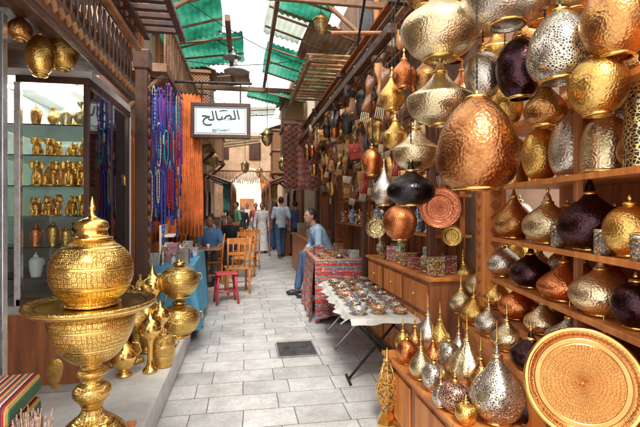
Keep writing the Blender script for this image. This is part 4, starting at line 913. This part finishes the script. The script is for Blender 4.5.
for q in ([(-.15,-.13,.2),(.15,-.13,.2)],[(-.15,.13,.2),(.15,.13,.2)],[(-.15,-.13,.24),(-.15,.13,.24)],[(.15,-.13,.24),(.15,.13,.24)]): MB().tube(q,.012,6).build('stretcher',RP,t)
# ------------------------------------------------------------ far market
AW=[('cream',clothm('cream_awning',(.78,.69,.53))),('red striped',kilim('striped_awning',[(.58,.09,.06),(.76,.7,.6)],3.5,1)),('pale blue',clothm('pale_blue_awning',(.36,.52,.6))),('orange',clothm('orange_awning',(.72,.36,.12)))]
FT=[('dark red',clothm('far_red_cloth',(.5,.07,.05))),('white',clothm('far_white_cloth',(.74,.71,.64))),('turquoise',clothm('far_turquoise_cloth',(.1,.38,.4))),('ochre',clothm('far_ochre_cloth',(.65,.43,.13))),('plum',clothm('far_plum_cloth',(.3,.09,.17))),('brown',clothm('far_brown_cloth',(.32,.16,.08)))]
for i,(x0,y0,s) in enumerate([(-1.35,14.0,1),(1.7,13.6,-1),(-1.35,16.4,1),(1.7,16.0,-1),(-1.35,18.8,1),(1.7,18.4,-1)]):
    n,m=AW[i%4]; n='far '+n if i>3 else n
    t=thing('market_stall','market stall with %s awning, %s along the far alley'%(n,ORD[i]),'stall',(x0,y0,0))
    MB().grid(lambda u,v:Vector((s*u*.95,v*1.7,2.7-.35*u+.03*math.sin(v*20)*u)),6,24).build('awning',m,t,solid=.01)
    MB().grid(lambda u,v:Vector((s*.95,v*1.7,2.35-u*.2-.03*abs(math.sin(v*18))*u)),2,30).build('valance',m,t,solid=.01)
    MB().bb(s*.05,s*.5,0.1,1.6,.004,.8).build('counter',WDO,t); MB().bb(s*.02,s*.56,.05,1.65,.801,.84).build('counter_top',WD,t)
    for y in (.03,1.66): MB().cyl((s*.93,y,0),(s*.93,y,2.4),.025,n=6).build('post',WD,t)
    for k in range(5):
        j=(k+i)%3; box_((x0+s*(.2+.2*(k%2)),y0+.25+k*.28,.842),(.24,.2,random.uniform(.15,.4)),INL[j],'%s box, %s on the stall with %s awning'%(INN[j],ORD[k],n),'boxes on the far stalls')
    for k in range(5):
        fn_,fm=FT[(k*2+i)%6]; hangcloth('hanging_textile','%s textile, %s under the %s awning of the far alley'%(fn_,ORD[k],n),x0+s*(.9-.12*(k%2)),y0+.2+k*.33,[PI/2,.3][k%2],.3,2.3,random.uniform(1.2,1.75),fm,3,.02,'textiles on the far stalls')
for i,(x,y,z) in enumerate([(1.1,12.6,2.6),(-.9,13.0,2.7),(.0,14.6,2.7),(.6,18,2.8)]):
    t=thing('hanging_lantern','small brass lantern over the far alley, %s from the camera'%ORD[i],'lantern',(x,y,z))
    MB().lathe([(0,0),(.05,.02),(.13,.12),(.13,.28),(.16,.3),(.06,.42),(.02,.46)],8).build('body',FG,t); MB().cyl((0,0,.46),(0,0,4.7-z),.008,n=5).build('chain',IRON,t)
# fringed bead curtain across the far alley
t=thing('bead_fringe','wide brown and gold bead fringe strung across the far alley','fringe',(0,17.7,3.05))
MB().tube([(-1.4,0,0),(1.72,0,0)],.03,6).build('pole',WDB,t)
for k,(mm) in enumerate((FT[5][1],FT[0][1],FT[3][1])):
    b=MB()
    for i in range(22):
        x=-1.32+(i*3+k)*.045; b.tube([(x,0,-.02),(x,.01,-.3-.22*abs(math.sin(i*.9+k)))],[.012,.016],5)
    b.build('bead_strands',mm,t)
# ------------------------------------------------------------ people
SKIN=[mat('skin_brown',(.46,.25,.15),.55,0,(.38,.19,.115),8),mat('skin_light',(.55,.34,.23),.55,0,(.46,.27,.18),8)]
HAIR=mat('dark_hair',(.025,.018,.014),.6,0,(.012,.01,.008),60,90,.5); EYE=mat('eye_dark',(.03,.02,.02),.2)
def cloth(n,c): return mat(n,c,.85,0,tuple(x*.65 for x in c),9,30,.6)
CL={'light_blue':cloth('light_blue_shirt',(.40,.60,.82)),'pale_blue':cloth('pale_blue_shirt',(.62,.72,.84)),'white':cloth('white_shirt',(.8,.8,.79)),'jeans':cloth('blue_jeans',(.08,.13,.26)),'dark':cloth('dark_cloth',(.045,.045,.055)),'navy':cloth('navy_shirt',(.05,.08,.22)),'blue':cloth('mid_blue_shirt',(.12,.28,.56)),'grey':cloth('grey_trousers',(.22,.22,.22)),'beige':cloth('beige_trousers',(.5,.42,.3)),'red':cloth('dull_red_shirt',(.46,.09,.08)),'scarf':cloth('pale_scarf',(.66,.56,.56)),'green':cloth('green_shirt',(.16,.32,.2)),'black':cloth('black_robe',(.03,.03,.035))}
SHOE=mat('black_shoes',(.025,.02,.02),.4)
def person(label,loc,rz,pose='stand',shirt='white',pants='jeans',robe=False,sleeve=.5,sc=1.0,look=0,scarf=None,hz=None,lean=0,vox=.012,grp=None,sk=0):
    t=thing('person',label,'person',loc,rz,grp); t.scale=(sc,sc,sc)
    V=Vector; sit=pose=='sit'; hz=hz or (.53 if sit else .93)
    hip=V((0,0,hz)); tl=.5; up=V((0,math.sin(lean),math.cos(lean))); fw=V((0,math.cos(lean),-math.sin(lean)))
    ch=hip+up*tl; nk=ch+up*.07; hd=nk+up*.02+V((0,.02+.05*math.sin(lean),.115))
    Hh=[V((s*.09,0,hz)) for s in(-1,1)]
    if pose=='stand': K=[V((s*.10,.02,.5)) for s in(-1,1)]; A=[V((s*.11,-.01,.09)) for s in(-1,1)]
    elif pose=='walk': K=[V((-.09,-.02,.5)),V((.09,.16,.53))]; A=[V((-.09,-.27,.15)),V((.09,.24,.10))]
    else: K=[V((-.13,.42,hz+.03)),V((.14,.40,hz+.02))]; A=[V((-.12,.40,.09)),V((.14,.50,.09))]
    S=[ch+V((s*.175,0,-.02)) for s in(-1,1)]
    if pose=='stand': E=[S[i]+V((s*.07,-.03,-.28)) for i,s in enumerate((-1,1))]; Wr=[E[i]+V((s*.0,.07,-.24)) for i,s in enumerate((-1,1))]
    elif pose=='walk': E=[S[0]+V((-.06,.09,-.27)),S[1]+V((.06,-.1,-.26))]; Wr=[E[0]+V((0,.12,-.2)),E[1]+V((0,-.02,-.25))]
    else: E=[S[i]+V((s*.07,.06-.1*lean,-.26)) for i,s in enumerate((-1,1))]; Wr=[V((s*.12,.30+.1*lean,hz+.115)) for s in(-1,1)]
    def limb(b,P,R):
        for i in range(len(P)-1): b.cyl(P[i],P[i+1],R[i],R[i+1],12)
        for q,r in zip(P,R): b.ball(q,r*1.0,10)
    def torso(b,e,hem=-.03):
        rg=[]
        for h_,w,d in ((hem,.145,.11),(.05,.14,.105),(.16,.125,.095),(.28,.145,.105),(.40,.165,.11),(.47,.16,.095),(.52,.10,.07),(.55,.055,.055)):
            rg.append((hip+up*h_,w+e,d+e,fw))
        b.loft(rg,18)
    b=MB(); torso(b,0)
    for i in(0,1):
        limb(b,[Hh[i],K[i],A[i]],[.082,.056,.036]); limb(b,[S[i],E[i],Wr[i]],[.048,.038,.026])
        dr=(Wr[i]-E[i]).normalized(); pc=Wr[i]+dr*.05; b.ball(pc,(.036,.03,.042),10); limb(b,[Wr[i],pc],[.026,.026])
        sd_=V((1,0,0))
        for f in range(4):
            b0=pc+sd_*(f-1.5)*.02+dr*.02; ln=(.07,.08,.075,.06)[f]; m1=b0+dr*ln*.5+V((0,.004,0)); e1=m1+(dr+V((0,.35,-.3))).normalized()*ln*.5; limb(b,[b0,m1,e1],[.0095,.0085,.007])
        s=(-1,1)[i]; limb(b,[pc-sd_*s*.03,pc-sd_*s*.055+dr*.025,pc-sd_*s*.055+dr*.05],[.011,.01,.008])
        b.ball(A[i]+V((0,.06,-.045)),(.036,.105,.035),10)
    limb(b,[ch+up*.0,nk,hd-V((0,.01,.05))],[.058,.052,.05])
    HM=Matrix.Translation(hd)@Matrix.Rotation(look,4,'Z'); b.T=HM
    b.ball((0,0,0),(.074,.092,.112),16); b.ball((0,.035,-.06),(.05,.05,.05),12); b.ball((0,.095,-.012),(.013,.018,.02),8); b.ball((0,.085,.03),(.05,.012,.01),8); b.ball((0,.082,-.052),(.024,.012,.009),8)
    for s in(-1,1): b.ball((s*.076,-.005,-.005),(.01,.02,.032),8)
    b.T=Matrix(); b.build('body',SKIN[sk],t,remesh=vox)
    h=MB(); h.T=HM
    if scarf: h.ball((0,-.012,.012),(.092,.103,.125),16); h.ball((0,-.03,-.12),(.11,.09,.08),14); h.build('headscarf',CL[scarf],t,remesh=.012)
    else: h.ball((0,-.018,.022),(.082,.092,.106),16); h.build('hair',HAIR,t)
    for s in(-1,1):
        e=MB(); e.T=HM; e.ball((s*.028,.082,.008),(.011,.008,.006),8); e.build('eye',EYE,t)
    b=MB(); torso(b,.018,-.06 if not robe else -.0)
    for i in(0,1):
        q=E[i].lerp(Wr[i],max(0,(sleeve-.5)*2)) if sleeve>.5 else S[i].lerp(E[i],sleeve*2)
        if sleeve>.5: limb(b,[S[i],E[i],q],[.066,.056,.05])
        else: limb(b,[S[i],q],[.066,.06])
    if robe:
        b.loft([(hip+V((0,0,.1)),.15,.12,(0,1,0)),(hip,.17,.14,(0,1,0)),(hip+V((0,.02,-.5)),.2,.2,(0,1,0)),(hip+V((0,.02,-.84)),.24,.23,(0,1,0))],20)
    b.build('robe' if robe else 'shirt',CL[shirt],t,remesh=vox)
    if not robe:
        b=MB(); b.loft([(hip+up*.07,.148,.115,fw),(hip+up*.0,.16,.125,fw),(hip+up*-.07,.15,.12,fw)],16)
        for i in(0,1): limb(b,[Hh[i],K[i],A[i]+(K[i]-A[i])*.08],[.098,.074,.06])
        b.build('trousers',CL[pants],t,remesh=vox)
    for i in(0,1): MB().ball(A[i]+V((0,.06,-.045)),(.046,.125,.046),12).build('shoe',SHOE,t)
    return t
person('man in light blue shirt seated at the right, leaning toward the alley',(1.46,7.3,0),1.65,'sit','light_blue','jeans',sleeve=.85,hz=.62,lean=.5,vox=.01,look=.3,sc=1.1)
st=thing('wooden_stool','plain wooden stool under the seated man in light blue','stool',(1.50,7.3,0))
MB().bb(-.17,.17,-.17,.17,.55,.58).build('seat',WD,st,bev=.008)
for sx in(-1,1):
    for sy in(-1,1): MB().tube([(sx*.13,sy*.13,.55),(sx*.16,sy*.16,.003)],.018,6).build('leg',WD,st)
def pl(px,yf,dx=0): q=gz(px,yf); return (q.x+dx,q.y,0)
person('man in pale blue shirt and blue jeans walking away down the alley',pl(281,258),.1,'walk','pale_blue','jeans',sleeve=.45,sc=1.07)
person('person in navy shirt and dark trousers standing beside the pale blue shirted man',pl(295,256),.6,'stand','navy','dark',sleeve=.5)
person('person in long white robe standing in the middle of the alley',pl(262,253),3.0,'stand','white','white',robe=True,sleeve=.95,sc=.98)
person('person in pale headscarf and blue robe far down the alley',pl(271,249),2.9,'stand','blue','dark',robe=True,sleeve=.95,scarf='scarf',sc=.95)
person('man in grey shirt and beige trousers walking toward the camera far away',pl(276,246),3.2,'walk','grey','beige',sleeve=.95)
person('person in green shirt standing among the far stalls on the left',(-.3,15.3,0),2.0,'stand','green','jeans')
person('person in black robe and pale scarf near the far stalls on the left',(-.1,17.0,0),.3,'stand','black','dark',robe=True,sleeve=.95,scarf='scarf',sc=.93)
person('person in dull red shirt walking between the far stalls',(.45,18.5,0),3.1,'walk','red','grey')
person('person in white shirt and beige trousers close to the far archway',(.1,20.3,0),3.1,'stand','white','beige',sleeve=.95)
person('person in light blue shirt walking near the far right stall',(.75,16.3,0),.2,'walk','light_blue','dark')
person('person in blue shirt seated at the nearest cafe table on the left',(-.72,9.3,0),3.1,'sit','blue','grey',sleeve=.5,hz=.55,lean=.1)
person('person in light blue shirt seated at the left wall with hands on knees',(-.95,10.3,0),-1.3,'sit','light_blue','dark',sleeve=.95,hz=.55)
person('person in dark clothes seated at the middle cafe table',(-.35,11.3,0),2.8,'sit','dark','jeans',sleeve=.95,hz=.55,lean=.15)
person('person in white shirt seated behind the middle cafe table',(-.9,11.9,0),-1.8,'sit','white','grey',sleeve=.5,hz=.55)
person('person in dull red shirt seated farthest at the cafe',(-.45,13.3,0),3.0,'sit','red','jeans',sleeve=.5,hz=.55)
for i,(x,y,rz) in enumerate([(-.72,9.28,3.1),(-.95,10.3,-1.3),(-.35,11.28,2.8),(-.9,11.9,-1.8),(-.45,13.28,3.0)]):
    dup(c0,(x,y,0),rz,'orange wooden chair under the %s seated cafe guest from the camera'%ORD[i],'cafe chairs')
